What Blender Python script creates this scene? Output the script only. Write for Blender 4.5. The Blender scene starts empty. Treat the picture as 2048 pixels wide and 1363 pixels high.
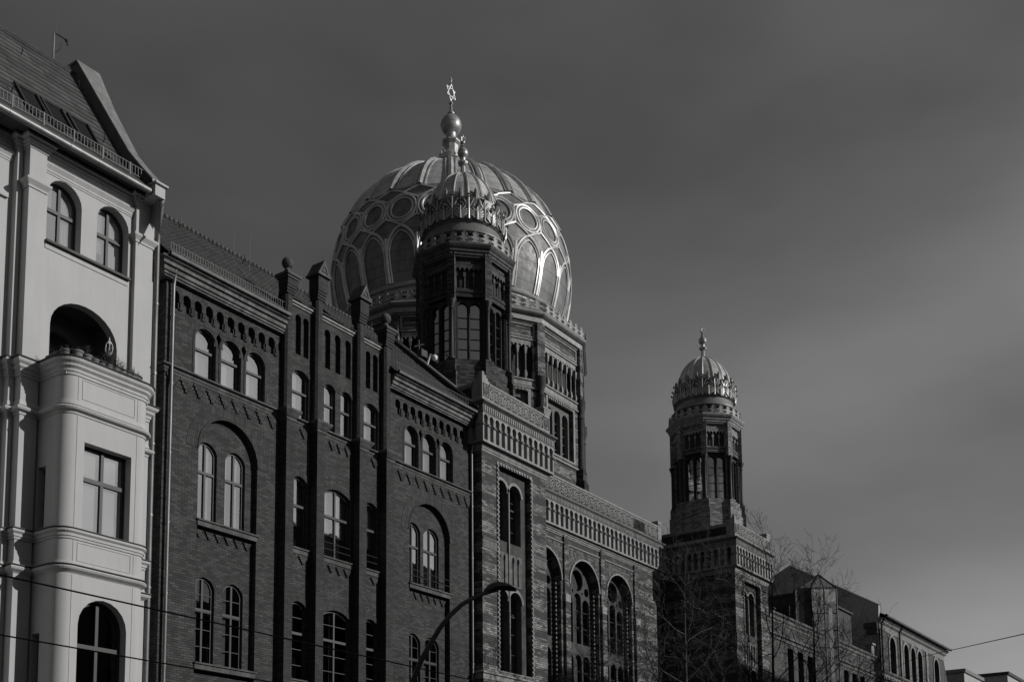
import bpy, math, random
from math import sin, cos, pi, radians, sqrt, atan2
from mathutils import Vector, Matrix
from mathutils.geometry import tessellate_polygon
S = bpy.context.scene
C = S.collection
random.seed(7)

# ------------------------------------------------------------------ camera
cam_d = bpy.data.cameras.new('camera'); cam = bpy.data.objects.new('camera', cam_d); C.objects.link(cam)
rx = Vector((0.57259898, -0.8197845, -0.0091537)); up = -Vector((0.09149939, 0.07499759, -0.99297695)); fw = Vector((0.81471362, 0.56774003, 0.11795332))
cam.matrix_world = Matrix(((rx.x, up.x, -fw.x, 0), (rx.y, up.y, -fw.y, 0), (rx.z, up.z, -fw.z, 1.6), (0, 0, 0, 1)))
cam_d.sensor_width = 36; cam_d.lens = 2371 * 36 / 2048; cam_d.shift_y = 778.5 / 2048
cam_d.clip_start = 0.2; cam_d.clip_end = 3000
S.camera = cam
# ------------------------------------------------------------------ light
SUN_A, SUN_E = radians(65), radians(21)
sd = Vector((cos(SUN_A) * cos(SUN_E), -sin(SUN_A) * cos(SUN_E), sin(SUN_E)))
sl = bpy.data.lights.new('sun', 'SUN'); sun = bpy.data.objects.new('sun', sl); C.objects.link(sun)
sl.energy = 5.0; sl.angle = radians(0.5); sl.color = (1, 0.985, 0.97)
sun.rotation_euler = sd.to_track_quat('Z', 'Y').to_euler()
W = bpy.data.worlds.new('World'); S.world = W; W.use_nodes = True
nt = W.node_tree; nt.nodes.clear()
def wn(t, **k):
    n = nt.nodes.new(t)
    for a, b in k.items(): setattr(n, a, b)
    return n
sky = wn('ShaderNodeTexSky', sky_type='NISHITA', sun_disc=False, sun_elevation=SUN_E, sun_rotation=radians(155), air_density=1.0, dust_density=1.5)
sep = wn('ShaderNodeSeparateColor'); nt.links.new(sky.outputs[0], sep.inputs[0])
tc = wn('ShaderNodeTexCoord')
mp = wn('ShaderNodeMapping'); mp.inputs['Scale'].default_value = (1.0, 1.0, 2.6); nt.links.new(tc.outputs['Generated'], mp.inputs[0])
nz = wn('ShaderNodeTexNoise'); nz.inputs['Scale'].default_value = 2.2; nz.inputs['Detail'].default_value = 4; nz.inputs['Roughness'].default_value = 0.42
nt.links.new(mp.outputs[0], nz.inputs[0])
mr = wn('ShaderNodeMapRange'); mr.inputs[1].default_value = 0.3; mr.inputs[2].default_value = 0.75; mr.inputs[3].default_value = 1.35; mr.inputs[4].default_value = 3.2
nt.links.new(nz.outputs[0], mr.inputs[0])
pw = wn('ShaderNodeMath', operation='POWER'); nt.links.new(sep.outputs[0], pw.inputs[0]); pw.inputs[1].default_value = 0.50
mu = wn('ShaderNodeMath', operation='MULTIPLY'); nt.links.new(pw.outputs[0], mu.inputs[0]); nt.links.new(mr.outputs[0], mu.inputs[1])
dr = wn('ShaderNodeVectorMath', operation='DOT_PRODUCT'); nt.links.new(tc.outputs['Generated'], dr.inputs[0]); dr.inputs[1].default_value = (0.62, -0.25, -0.12)
fr_ = wn('ShaderNodeMapRange'); nt.links.new(dr.outputs['Value'], fr_.inputs[0])
for i_, v_ in enumerate((-0.12, 0.62, 0.52, 1.10)): fr_.inputs[i_ + 1].default_value = v_
m2 = wn('ShaderNodeMath', operation='MULTIPLY'); nt.links.new(mu.outputs[0], m2.inputs[0]); nt.links.new(fr_.outputs[0], m2.inputs[1])
cb = wn('ShaderNodeCombineColor')
for i in range(3): nt.links.new(m2.outputs[0], cb.inputs[i])
bg = wn('ShaderNodeBackground'); bg.inputs[1].default_value = 0.10
nt.links.new(cb.outputs[0], bg.inputs[0])
wo = wn('ShaderNodeOutputWorld'); nt.links.new(bg.outputs[0], wo.inputs[0])
S.view_settings.view_transform = 'Standard'; S.view_settings.look = 'None'; S.view_settings.exposure = -0.72; S.view_settings.gamma = 1
S.render.engine = 'CYCLES'

# ------------------------------------------------------------------ materials
def mat_base(name, rough=0.8, metal=0.0):
    m = bpy.data.materials.new(name); m.use_nodes = True
    t = m.node_tree; b = t.nodes['Principled BSDF']
    b.inputs['Roughness'].default_value = rough; b.inputs['Metallic'].default_value = metal
    b.inputs['Specular IOR Level'].default_value = 0.3
    return m, t, b
def nd(t, ty, **k):
    n = t.nodes.new(ty)
    for a, b in k.items(): setattr(n, a, b)
    return n
def math_(t, op, a, b=None, c=None):
    n = nd(t, 'ShaderNodeMath', operation=op)
    for i, v in enumerate((a, b, c)):
        if v is None: continue
        if isinstance(v, (int, float)): n.inputs[i].default_value = v
        else: t.links.new(v, n.inputs[i])
    return n.outputs[0]
def rng(t, v, a, b, c, d):
    n = nd(t, 'ShaderNodeMapRange')
    t.links.new(v, n.inputs[0])
    for i, x in enumerate((a, b, c, d)): n.inputs[i + 1].default_value = x
    return n.outputs[0]
def noise(t, vec, scale, detail=3, rough=0.5):
    n = nd(t, 'ShaderNodeTexNoise'); n.inputs['Scale'].default_value = scale; n.inputs['Detail'].default_value = detail; n.inputs['Roughness'].default_value = rough
    t.links.new(vec, n.inputs[0]); return n.outputs[0]
def scalev(t, vec, s):
    n = nd(t, 'ShaderNodeMapping'); n.inputs['Scale'].default_value = s; t.links.new(vec, n.inputs[0]); return n.outputs[0]
def grey(name, v, rough=0.8, metal=0.0, var=0.18, scale=1.5, streak=0.1, bump=0.15, bscale=12, spec=None):
    m, t, b = mat_base(name, rough, metal)
    g = nd(t, 'ShaderNodeNewGeometry'); P = g.outputs['Position']
    n1 = noise(t, P, scale, 5, 0.6)
    n2 = noise(t, scalev(t, P, (3, 3, 0.35)), 1.6, 4, 0.6)
    f1 = rng(t, n1, 0.25, 0.75, 1 - var, 1 + var); f2 = rng(t, n2, 0.35, 0.75, 1 + streak * .4, 1 - streak)
    val = math_(t, 'MULTIPLY', math_(t, 'MULTIPLY', f1, f2), v)
    cc = nd(t, 'ShaderNodeCombineColor')
    for i in range(3): t.links.new(val, cc.inputs[i])
    t.links.new(cc.outputs[0], b.inputs['Base Color'])
    if bump:
        bn = nd(t, 'ShaderNodeBump'); bn.inputs['Strength'].default_value = bump; bn.inputs['Distance'].default_value = 0.02
        t.links.new(noise(t, P, bscale, 4, 0.6), bn.inputs['Height']); t.links.new(bn.outputs[0], b.inputs['Normal'])
    if spec is not None: b.inputs['Specular IOR Level'].default_value = spec
    return m
def brick(name, c1, c2, mortar, bw=0.25, bh=0.077, bias=0.0, bands=None, patch=0.0, var=0.2, msize=0.008, bump=0.5, slope=False, off=0.5):
    m, t, b = mat_base(name, 0.8)
    g = nd(t, 'ShaderNodeNewGeometry'); P = g.outputs['Position']
    sx = nd(t, 'ShaderNodeSeparateXYZ'); t.links.new(P, sx.inputs[0])
    cr = nd(t, 'ShaderNodeVectorMath', operation='CROSS_PRODUCT'); t.links.new(g.outputs['True Normal'], cr.inputs[0]); cr.inputs[1].default_value = (0, 0, 1)
    nm = nd(t, 'ShaderNodeVectorMath', operation='NORMALIZE'); t.links.new(cr.outputs[0], nm.inputs[0])
    dt = nd(t, 'ShaderNodeVectorMath', operation='DOT_PRODUCT'); t.links.new(nm.outputs[0], dt.inputs[0]); t.links.new(P, dt.inputs[1])
    cv = nd(t, 'ShaderNodeCombineXYZ'); t.links.new(dt.outputs['Value'], cv.inputs[0]); t.links.new(sx.outputs[2], cv.inputs[1])
    br = nd(t, 'ShaderNodeTexBrick'); t.links.new(cv.outputs[0], br.inputs[0])
    br.offset = off
    for k, v in (('Scale', 1.0), ('Mortar Size', msize), ('Mortar Smooth', 0.3), ('Bias', bias), ('Brick Width', bw), ('Row Height', bh)): br.inputs[k].default_value = v
    br.inputs['Color1'].default_value = (c1,) * 3 + (1,); br.inputs['Color2'].default_value = (c2,) * 3 + (1,); br.inputs['Mortar'].default_value = (mortar,) * 3 + (1,)
    fac = None
    if bands:
        per, wid, o = bands
        md = math_(t, 'PINGPONG', math_(t, 'ADD', sx.outputs[2], o), per / 2)
        bd = rng(t, md, wid / 2 - .01, wid / 2 + .01, 1, 0)      # 1 inside the dark band
        sp = nd(t, 'ShaderNodeSeparateXYZ'); t.links.new(cv.outputs[0], sp.inputs[0])
        row = math_(t, 'FLOOR', math_(t, 'DIVIDE', sp.outputs[1], bh))
        cell = nd(t, 'ShaderNodeCombineXYZ'); t.links.new(math_(t, 'FLOOR', math_(t, 'ADD', math_(t, 'DIVIDE', sp.outputs[0], 0.62), math_(t, 'MULTIPLY', row, 0.37))), cell.inputs[0]); t.links.new(row, cell.inputs[1])
        wnz = nd(t, 'ShaderNodeTexWhiteNoise', noise_dimensions='2D'); t.links.new(cell.outputs[0], wnz.inputs[0])
        n3 = noise(t, scalev(t, cv.outputs[0], (1.0, 1.6, 1)), 1.1, 2, 0.5)
        pt = math_(t, 'ADD', rng(t, wnz.outputs[0], 0.0, 1.0, -0.22, 0.16), rng(t, n3, 0.35, 0.65, -0.12, 0.14))
        bi = math_(t, 'SUBTRACT', math_(t, 'ADD', pt, patch), math_(t, 'MULTIPLY', bd, 0.7))
        t.links.new(bi, br.inputs['Bias'])
    f1 = rng(t, noise(t, P, 0.8, 5, 0.65), 0.3, 0.75, 1 + var, 1 - var)
    f2 = rng(t, noise(t, scalev(t, P, (2.5, 2.5, 0.3)), 1.4, 4, 0.6), 0.35, 0.8, 1.08, 0.72)
    f = math_(t, 'MULTIPLY', f1, f2)
    mx = nd(t, 'ShaderNodeVectorMath', operation='SCALE'); t.links.new(br.outputs[0], mx.inputs[0]); t.links.new(f, mx.inputs['Scale'])
    t.links.new(mx.outputs[0], b.inputs['Base Color'])
    bn = nd(t, 'ShaderNodeBump'); bn.inputs['Strength'].default_value = bump; bn.inputs['Distance'].default_value = 0.012
    h = math_(t, 'SUBTRACT', math_(t, 'MULTIPLY', noise(t, P, 30, 2), 0.4), br.outputs['Fac'])
    t.links.new(h, bn.inputs['Height']); t.links.new(bn.outputs[0], b.inputs['Normal'])
    return m
def tiles(name, v, tw, th, axis_k=1.0, kx=0.7, stripe=0.0):
    # roof tiles: scalloped rows, drawn from slope height and length along the eaves
    m, t, b = mat_base(name, 0.7)
    g = nd(t, 'ShaderNodeNewGeometry'); sx = nd(t, 'ShaderNodeSeparateXYZ'); t.links.new(g.outputs['Position'], sx.inputs[0])
    X = math_(t, 'DIVIDE', sx.outputs[0], tw); Z = math_(t, 'DIVIDE', sx.outputs[2], th)
    fx = math_(t, 'ABSOLUTE', math_(t, 'SINE', math_(t, 'MULTIPLY', X, pi)))
    fz = math_(t, 'FRACT', math_(t, 'SUBTRACT', Z, math_(t, 'MULTIPLY', fx, 0.25 * axis_k)))
    wn_ = nd(t, 'ShaderNodeTexWhiteNoise', noise_dimensions='2D')
    cv = nd(t, 'ShaderNodeCombineXYZ'); t.links.new(math_(t, 'FLOOR', X), cv.inputs[0]); t.links.new(math_(t, 'FLOOR', Z), cv.inputs[1]); t.links.new(cv.outputs[0], wn_.inputs[0])
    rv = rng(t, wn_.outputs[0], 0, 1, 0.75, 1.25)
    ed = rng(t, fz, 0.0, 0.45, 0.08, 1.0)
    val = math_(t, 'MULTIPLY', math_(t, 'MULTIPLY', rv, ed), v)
    n1 = rng(t, noise(t, g.outputs['Position'], 0.9, 4), 0.3, 0.7, 0.8, 1.2)
    val = math_(t, 'MULTIPLY', val, n1)
    if stripe: val = math_(t, 'MULTIPLY', val, rng(t, math_(t, 'POWER', fx, 3.0), 0, 1, 1 - stripe, 1 + stripe))
    cc = nd(t, 'ShaderNodeCombineColor')
    for i in range(3): t.links.new(val, cc.inputs[i])
    t.links.new(cc.outputs[0], b.inputs['Base Color'])
    bn = nd(t, 'ShaderNodeBump'); bn.inputs['Strength'].default_value = 1.0; bn.inputs['Distance'].default_value = 0.05
    h = math_(t, 'ADD', math_(t, 'MULTIPLY', fx, kx), math_(t, 'SUBTRACT', 1.0, fz))
    t.links.new(h, bn.inputs['Height']); t.links.new(bn.outputs[0], b.inputs['Normal'])
    return m
def glassm(name, tint=0.5, refl=0.28):
    m = bpy.data.materials.new(name); m.use_nodes = True; t = m.node_tree; t.nodes.clear()
    o = nd(t, 'ShaderNodeOutputMaterial'); mix = nd(t, 'ShaderNodeMixShader'); tr = nd(t, 'ShaderNodeBsdfTransparent'); gl = nd(t, 'ShaderNodeBsdfGlossy')
    tr.inputs[0].default_value = (tint,) * 3 + (1,); gl.inputs['Roughness'].default_value = 0.015; gl.inputs[0].default_value = (.95, .95, .95, 1)
    fr = nd(t, 'ShaderNodeFresnel'); fr.inputs[0].default_value = 1.7
    fa = math_(t, 'ADD', fr.outputs[0], refl)
    bn = nd(t, 'ShaderNodeBump'); bn.inputs['Strength'].default_value = 0.12; bn.inputs['Distance'].default_value = 0.02
    g = nd(t, 'ShaderNodeNewGeometry'); t.links.new(noise(t, g.outputs['Position'], 1.5, 2), bn.inputs['Height'])
    t.links.new(bn.outputs[0], gl.inputs['Normal'])
    t.links.new(fa, mix.inputs[0]); t.links.new(tr.outputs[0], mix.inputs[1]); t.links.new(gl.outputs[0], mix.inputs[2]); t.links.new(mix.outputs[0], o.inputs[0])
    return m
def metalm(name, v, rough, var=0.3, sheet=True, metal=0.75):
    m, t, b = mat_base(name, rough, metal)
    g = nd(t, 'ShaderNodeNewGeometry'); P = g.outputs['Position']
    n1 = noise(t, scalev(t, P, (1, 1, .5)), 1.2, 5, .65)
    f = rng(t, n1, .3, .7, 1 - var, 1 + var)
    if sheet:
        wv = nd(t, 'ShaderNodeTexVoronoi'); wv.inputs['Scale'].default_value = 1.1; t.links.new(P, wv.inputs[0])
        sxx = nd(t, 'ShaderNodeSeparateColor'); t.links.new(wv.outputs['Color'], sxx.inputs[0])
        f = math_(t, 'MULTIPLY', f, rng(t, sxx.outputs[0], 0, 1, .82, 1.15))
        sx = nd(t, 'ShaderNodeSeparateXYZ'); t.links.new(P, sx.inputs[0])
        ln = rng(t, math_(t, 'FRACT', math_(t, 'DIVIDE', sx.outputs[2], .55)), 0, .10, .25, 1)
        f = math_(t, 'MULTIPLY', f, ln)
    val = math_(t, 'MULTIPLY', f, v)
    cc = nd(t, 'ShaderNodeCombineColor')
    for i in range(3): t.links.new(val, cc.inputs[i])
    t.links.new(cc.outputs[0], b.inputs['Base Color'])
    t.links.new(rng(t, noise(t, P, 2.5, 3), .3, .7, rough * .75, rough * 1.3), b.inputs['Roughness'])
    return m
M = {}
M['plaster'] = grey('plaster', 0.42, 0.9, var=0.05, scale=0.7, streak=0.05, bump=0.12, bscale=5)
M['plaster_trim'] = grey('plaster_trim', 0.42, 0.85, var=0.06, streak=0.12)
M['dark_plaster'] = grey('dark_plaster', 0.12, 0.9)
M['zinc'] = grey('zinc', 0.20, 0.45, 0.45, var=0.2, streak=0.25)
M['zinc_pale'] = grey('zinc_pale', 0.22, 0.6, 0.2, var=0.2, streak=0.3)
M['iron'] = grey('iron', 0.045, 0.6, 0.3)
M['rail'] = grey('rail', 0.06, 0.5, 0.5)
M['brick_dark'] = brick('brick_dark', 0.030, 0.072, 0.009, bias=-0.15)
M['brick_arch'] = brick('brick_arch', 0.028, 0.055, 0.009, bw=0.077, bh=0.25)
M['brick_pier'] = brick('brick_pier', 0.026, 0.05, 0.008)
M['stone_dark'] = grey('stone_dark', 0.08, 0.8, var=0.45, scale=2.5, streak=0.4)
M['stone_dim'] = grey('stone_dim', 0.055, 0.8, var=0.4, scale=4, streak=0.3, bump=0.6)
M['stone_dirty'] = grey('stone_dirty', 0.12, 0.8, var=0.6, scale=3.0, streak=0.5)
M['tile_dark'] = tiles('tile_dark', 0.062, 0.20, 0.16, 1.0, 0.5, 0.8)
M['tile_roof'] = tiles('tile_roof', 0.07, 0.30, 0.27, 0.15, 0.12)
M['wood_dark'] = grey('wood_dark', 0.035, 0.5, bump=0)
M['wood_grey'] = grey('wood_grey', 0.065, 0.5, bump=0)
M['curtain'] = grey('curtain', 0.55, 0.9, var=0.05, streak=0.35, bump=0)
M['blind'] = grey('blind', 0.52, 0.9, var=0.04, streak=0.05, bump=0)
M['pane_backing_dim'] = grey('pane_backing_dim', 0.09, 0.9, var=0.2, streak=0.5, bump=0)
M['pane_backing'] = grey('pane_backing', 0.17, 0.9, var=0.05, streak=0.1, bump=0)
M['room'] = grey('room', 0.02, 0.9, bump=0)  # unlit room darkness put into the colour
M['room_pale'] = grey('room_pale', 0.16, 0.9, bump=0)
M['glass'] = glassm('glass', 0.75, 0.38)
M['glass_dark'] = glassm('glass_dark', 0.35, 0.02)
M['syn_brick'] = brick('syn_brick', 0.05, 0.25, 0.02, bw=0.30, bh=0.095, bands=(0.86, 0.34, 0.1), patch=0.05, msize=0.012)
M['syn_brick_soot'] = brick('syn_brick_soot', 0.018, 0.13, 0.012, bw=0.27, bh=0.082, bands=(0.86, 0.34, 0.1), patch=-0.1)
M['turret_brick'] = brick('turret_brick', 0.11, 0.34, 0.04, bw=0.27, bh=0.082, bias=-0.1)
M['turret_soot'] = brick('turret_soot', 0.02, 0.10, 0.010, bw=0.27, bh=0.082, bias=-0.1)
M['syn_stone'] = grey('syn_stone', 0.25, 0.8, var=0.25, scale=3, streak=0.3, bump=0.5, bscale=8)
M['syn_relief'] = grey('syn_relief', 0.13, 0.85, var=0.5, scale=14, streak=0.3, bump=1.0, bscale=18)
M['syn_soot_shade'] = grey('syn_soot_shade', 0.035, 0.8, var=0.5, scale=3, streak=0.4)  # soot tone, reused for the shaded left parapet friezes
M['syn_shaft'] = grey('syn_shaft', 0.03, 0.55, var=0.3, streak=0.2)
M['gold_panel'] = metalm('gold_panel', 0.42, 0.5, metal=0.15)
M['gold_dark'] = metalm('gold_dark', 0.18, 0.5, 0.4, metal=0.05)
M['gold_smooth'] = metalm('gold_smooth', 0.36, 0.4, 0.2, sheet=False, metal=0.55)
M['gold_rib'] = metalm('gold_rib', 0.55, 0.42, 0.25, sheet=False, metal=0.5)
M['ring_grey'] = grey('ring_grey', 0.16, 0.5, 0.2, var=0.2)
M['syn_diaper'] = brick('syn_diaper', 0.035, 0.15, 0.03, bw=0.15, bh=0.15, bump=1.0)
M['crest'] = grey('crest', 0.26, 0.6, 0.2, var=0.3, scale=3)
M['crown_vein'] = metalm('crown_vein', 0.40, 0.5, 0.3, sheet=False, metal=0.35)
M['crown'] = metalm('crown', 0.11, 0.45, 0.4, sheet=False, metal=0.4)
M['ivory'] = grey('ivory', 0.42, 0.5, bump=0)
M['white'] = grey('white', 0.75, 0.5, bump=0)
M['clay'] = grey('clay', 0.16, 0.8)
M['leaf'] = grey('leaf', 0.05, 0.7, bump=0)
M['bark'] = grey('bark', 0.022, 0.85, var=0.35, streak=0.3)
M['bark_pale'] = grey('bark_pale', 0.06, 0.8, var=0.3, streak=0.3)
M['asphalt'] = grey('asphalt', 0.05, 0.9, bscale=40)
M['paving'] = brick('paving', 0.14, 0.2, 0.06, bw=0.4, bh=0.4)
M['low_brick'] = brick('low_brick', 0.05, 0.13, 0.02, bw=0.27, bh=0.082, bias=-0.2)  # darkened to hold the shade of trees and houses opposite
M['earth'] = grey('earth', 0.08, 0.95)
M['render_dark'] = grey('render_dark', 0.07, 0.9, var=0.1)
M['render_mid'] = grey('render_mid', 0.17, 0.9, var=0.1)
M['render_pale'] = grey('render_pale', 0.38, 0.9, var=0.08)
M['far_brick'] = brick('far_brick', 0.05, 0.10, 0.04)
M['far_stone'] = grey('far_stone', 0.19, 0.85, var=0.3)
M['far_stone_dark'] = grey('far_stone_dark', 0.13, 0.85, var=0.35)
M['far_white'] = grey('far_white', 0.36, 0.8, var=0.05)
M['paint_white'] = grey('paint_white', 0.8, 0.8, bump=0)

# ------------------------------------------------------------------ mesh tools
class F:
    """facade frame: u along the wall, w outwards, v up"""
    def __init__(s, x, y, ang=0.0):
        s.x, s.y, s.c, s.s = x, y, cos(ang), sin(ang)
    def p(s, u, w, v): return (s.x + u * s.c + w * s.s, s.y + u * s.s - w * s.c, v)
class MB:
    zmap = None
    def __init__(s): s.v = []; s.f = []; s.sm = []; s.cuts = []; s.mi = []; s.m = 0
    def nxt(s):
        """what follows is a piece of its own"""
        if s.f and (not s.cuts or s.cuts[-1] != (len(s.v), len(s.f))): s.cuts.append((len(s.v), len(s.f)))
    def add(s, vs, fs, smooth=False):
        o = len(s.v); s.v += vs; s.f += [tuple(i + o for i in f) for f in fs]; s.sm += [smooth] * len(fs); s.mi += [s.m] * len(fs)
    def box(s, x0, x1, y0, y1, z0, z1):
        s.add([(x0, y0, z0), (x1, y0, z0), (x1, y1, z0), (x0, y1, z0), (x0, y0, z1), (x1, y0, z1), (x1, y1, z1), (x0, y1, z1)],
              [(0, 3, 2, 1), (4, 5, 6, 7), (0, 1, 5, 4), (1, 2, 6, 5), (2, 3, 7, 6), (3, 0, 4, 7)])
    def fbox(s, fr, u0, u1, w0, w1, v0, v1):
        P = fr.p
        s.add([P(u0, w1, v0), P(u1, w1, v0), P(u1, w0, v0), P(u0, w0, v0), P(u0, w1, v1), P(u1, w1, v1), P(u1, w0, v1), P(u0, w0, v1)],
              [(0, 3, 2, 1), (4, 5, 6, 7), (0, 1, 5, 4), (1, 2, 6, 5), (2, 3, 7, 6), (3, 0, 4, 7)])
    def wall(s, fr, outline, holes=(), w=0.0, depth=0.2, edge=0.0, back=False):
        loops = [outline] + list(holes)
        flat = [p for l in loops for p in l]
        tris = tessellate_polygon([[Vector((a, b, 0)) for a, b in l] for l in loops])
        vs = [fr.p(a, w, b) for a, b in flat]
        fs = []
        for t in tris:
            a, b, c = (flat[i] for i in t)
            cr = (b[0] - a[0]) * (c[1] - a[1]) - (b[1] - a[1]) * (c[0] - a[0])
            if abs(cr) < 1e-10: continue
            fs.append(tuple(t) if cr > 0 else tuple(reversed(t)))
        s.add(vs, fs)
        if back: s.add([fr.p(a, w - depth, b) for a, b in flat], [tuple(reversed(f)) for f in fs])
        def rim(loop, d, inward):
            ar = sum(loop[i][0] * loop[(i + 1) % len(loop)][1] - loop[(i + 1) % len(loop)][0] * loop[i][1] for i in range(len(loop)))
            L = list(loop) if (ar > 0) == inward else list(reversed(loop))
            n = len(L)
            vs = [fr.p(a, w, b) for a, b in L] + [fr.p(a, w - d, b) for a, b in L]
            s.add(vs, [(i, (i + 1) % n, n + (i + 1) % n, n + i) for i in range(n)])
        for h in holes: rim(h, depth, True)
        if edge or back: rim(outline, edge or depth, False)
    def prism(s, fr, poly, w0, w1):
        s.wall(fr, poly, (), w=w1, depth=w1 - w0, back=True)
    def ring(s, fr, outer, inner, w0, w1):
        s.wall(fr, outer, (inner,), w=w1, depth=w1 - w0, back=True)
    def sweep(s, path, prof, closed=False, caps=True, smooth=False):
        n = len(path); offs = []
        for i in range(n):
            a = path[i - 1] if (i > 0 or closed) else None
            b = path[i]; c = path[(i + 1) % n] if (i < n - 1 or closed) else None
            def nr(p, q):
                dx, dy = q[0] - p[0], q[1] - p[1]; l = math.hypot(dx, dy) or 1; return (dy / l, -dx / l)
            if a is None: m = nr(b, c)
            elif c is None: m = nr(a, b)
            else:
                n1, n2 = nr(a, b), nr(b, c); k = 1 + n1[0] * n2[0] + n1[1] * n2[1]
                k = max(k, 0.15); m = ((n1[0] + n2[0]) / k, (n1[1] + n2[1]) / k)
            offs.append(m)
        m_ = len(prof); vs = []
        for (x, y), (ox, oy) in zip(path, offs):
            for d, z in prof: vs.append((x + ox * d, y + oy * d, z))
        fs = []
        for i in range(n if closed else n - 1):
            j = (i + 1) % n
            for k in range(m_ - 1): fs.append((i * m_ + k, j * m_ + k, j * m_ + k + 1, i * m_ + k + 1))
        s.add(vs, fs, smooth)
        if caps and not closed: s.add(vs[:m_], [tuple(range(m_))]); s.add(vs[-m_:], [tuple(reversed(range(m_)))])
    def lathe(s, cx, cy, prof, n=32, phase=0.0, smooth=True, a0=0, a1=2 * pi, cap=False):
        full = abs(a1 - a0 - 2 * pi) < 1e-6; cnt = n if full else n + 1
        vs = []
        for i in range(cnt):
            a = phase + a0 + (a1 - a0) * i / n
            for r, z in prof: vs.append((cx + r * cos(a), cy + r * sin(a), z))
        m = len(prof); fs = []
        for i in range(n):
            j = (i + 1) % cnt
            for k in range(m - 1): fs.append((i * m + k, j * m + k, j * m + k + 1, i * m + k + 1))
        if cap: fs.append(tuple(i * m + m - 1 for i in range(cnt)))
        s.add(vs, fs, smooth)
    def tube(s, pts, r, n=6, smooth=True, cap=False):
        pts = [Vector(p) for p in pts]; k = len(pts)
        rs = r if isinstance(r, (list, tuple)) else [r] * k
        vs = []; up_ = None
        for i in range(k):
            d = (pts[min(i + 1, k - 1)] - pts[max(i - 1, 0)]).normalized()
            if up_ is None: up_ = d.orthogonal().normalized()
            e = (up_ - d * up_.dot(d))
            e = e.normalized() if e.length > 1e-5 else d.orthogonal().normalized()
            up_ = e; g = d.cross(e)
            for j in range(n):
                a = 2 * pi * j / n; q = pts[i] + (e * cos(a) + g * sin(a)) * rs[i]; vs.append(tuple(q))
        fs = []
        for i in range(k - 1):
            for j in range(n):
                j2 = (j + 1) % n; fs.append((i * n + j, i * n + j2, (i + 1) * n + j2, (i + 1) * n + j))
        if cap: fs.append(tuple(reversed(range(n)))); fs.append(tuple((k - 1) * n + j for j in range(n)))
        s.add(vs, fs, smooth)
    def ball(s, x, y, z, r, n=16, sq=1.0):
        s.lathe(x, y, [(max(1e-4, r * sin(pi * i / 10)), z - r * sq * cos(pi * i / 10)) for i in range(11)], n)
    def build(s, name, m, parent=None):
        if s.cuts:
            v0 = f0 = 0; out = []
            for v1, f1 in s.cuts + [(len(s.v), len(s.f))]:
                if f1 > f0:
                    q = MB(); q.v = s.v[v0:v1]; q.f = [tuple(i - v0 for i in f) for f in s.f[f0:f1]]; q.sm = s.sm[f0:f1]; q.mi = s.mi[f0:f1]
                    out.append(q.build(name, m, parent))
                v0, f0 = v1, f1
            return out
        me = bpy.data.meshes.new(name); vv = s.v
        if MB.zmap:
            K = MB.zmap
            def zf(z):
                for (a, b), (c, d) in zip(K, K[1:]):
                    if z <= c or (c, d) == K[-1]: return b + (d - b) * (z - a) / (c - a)
            vv = [(x, y, zf(z)) for x, y, z in s.v]
        me.from_pydata(vv, [], s.f)
        for m_ in ([m] if isinstance(m, str) else m): me.materials.append(M[m_])
        if not isinstance(m, str): me.polygons.foreach_set('material_index', s.mi)
        if any(s.sm):
            me.polygons.foreach_set('use_smooth', s.sm)
            me.update()
            me.set_sharp_from_angle(angle=radians(38))
        me.update(); me.validate()
        o = bpy.data.objects.new(name, me); C.objects.link(o)
        if parent is not None: attach(o, parent)
        return o
def attach(o, parent):
    o.parent = parent
    o.matrix_parent_inverse = parent_world(parent).inverted()
def parent_world(p):
    m = p.matrix_parent_inverse @ p.matrix_basis if p.parent else p.matrix_basis.copy()
    return parent_world(p.parent) @ m if p.parent else m
def tag(o, label, cat, group=None, kind=None):
    if label: o['label'] = label
    if cat: o['category'] = cat
    if group: o['group'] = group
    if kind: o['kind'] = kind
    return o
def thing(name, label, cat, loc=(0, 0, 0), group=None):
    o = bpy.data.objects.new(name, None); C.objects.link(o); o.location = loc; o.empty_display_size = 0.5
    return tag(o, label, cat, group)
def turn_copy(o, parent, ang, cx, cy):
    """copy a part, turned about the vertical axis through (cx, cy)"""
    c = o.copy(); C.objects.link(c); c.parent = parent
    T = Matrix.Translation((cx, cy, 0)) @ Matrix.Rotation(ang, 4, 'Z') @ Matrix.Translation((-cx, -cy, 0))
    c.matrix_parent_inverse = parent_world(parent).inverted()
    c.matrix_basis = T @ o.matrix_basis
    return c
def shift_copy(o, parent, d):
    c = o.copy(); C.objects.link(c); c.parent = parent; c.matrix_parent_inverse = parent_world(parent).inverted()
    c.matrix_basis = Matrix.Translation(d) @ o.matrix_basis
    for ch in [x for x in list(o.children)]:
        shift_copy(ch, c, d)
    return c
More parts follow.
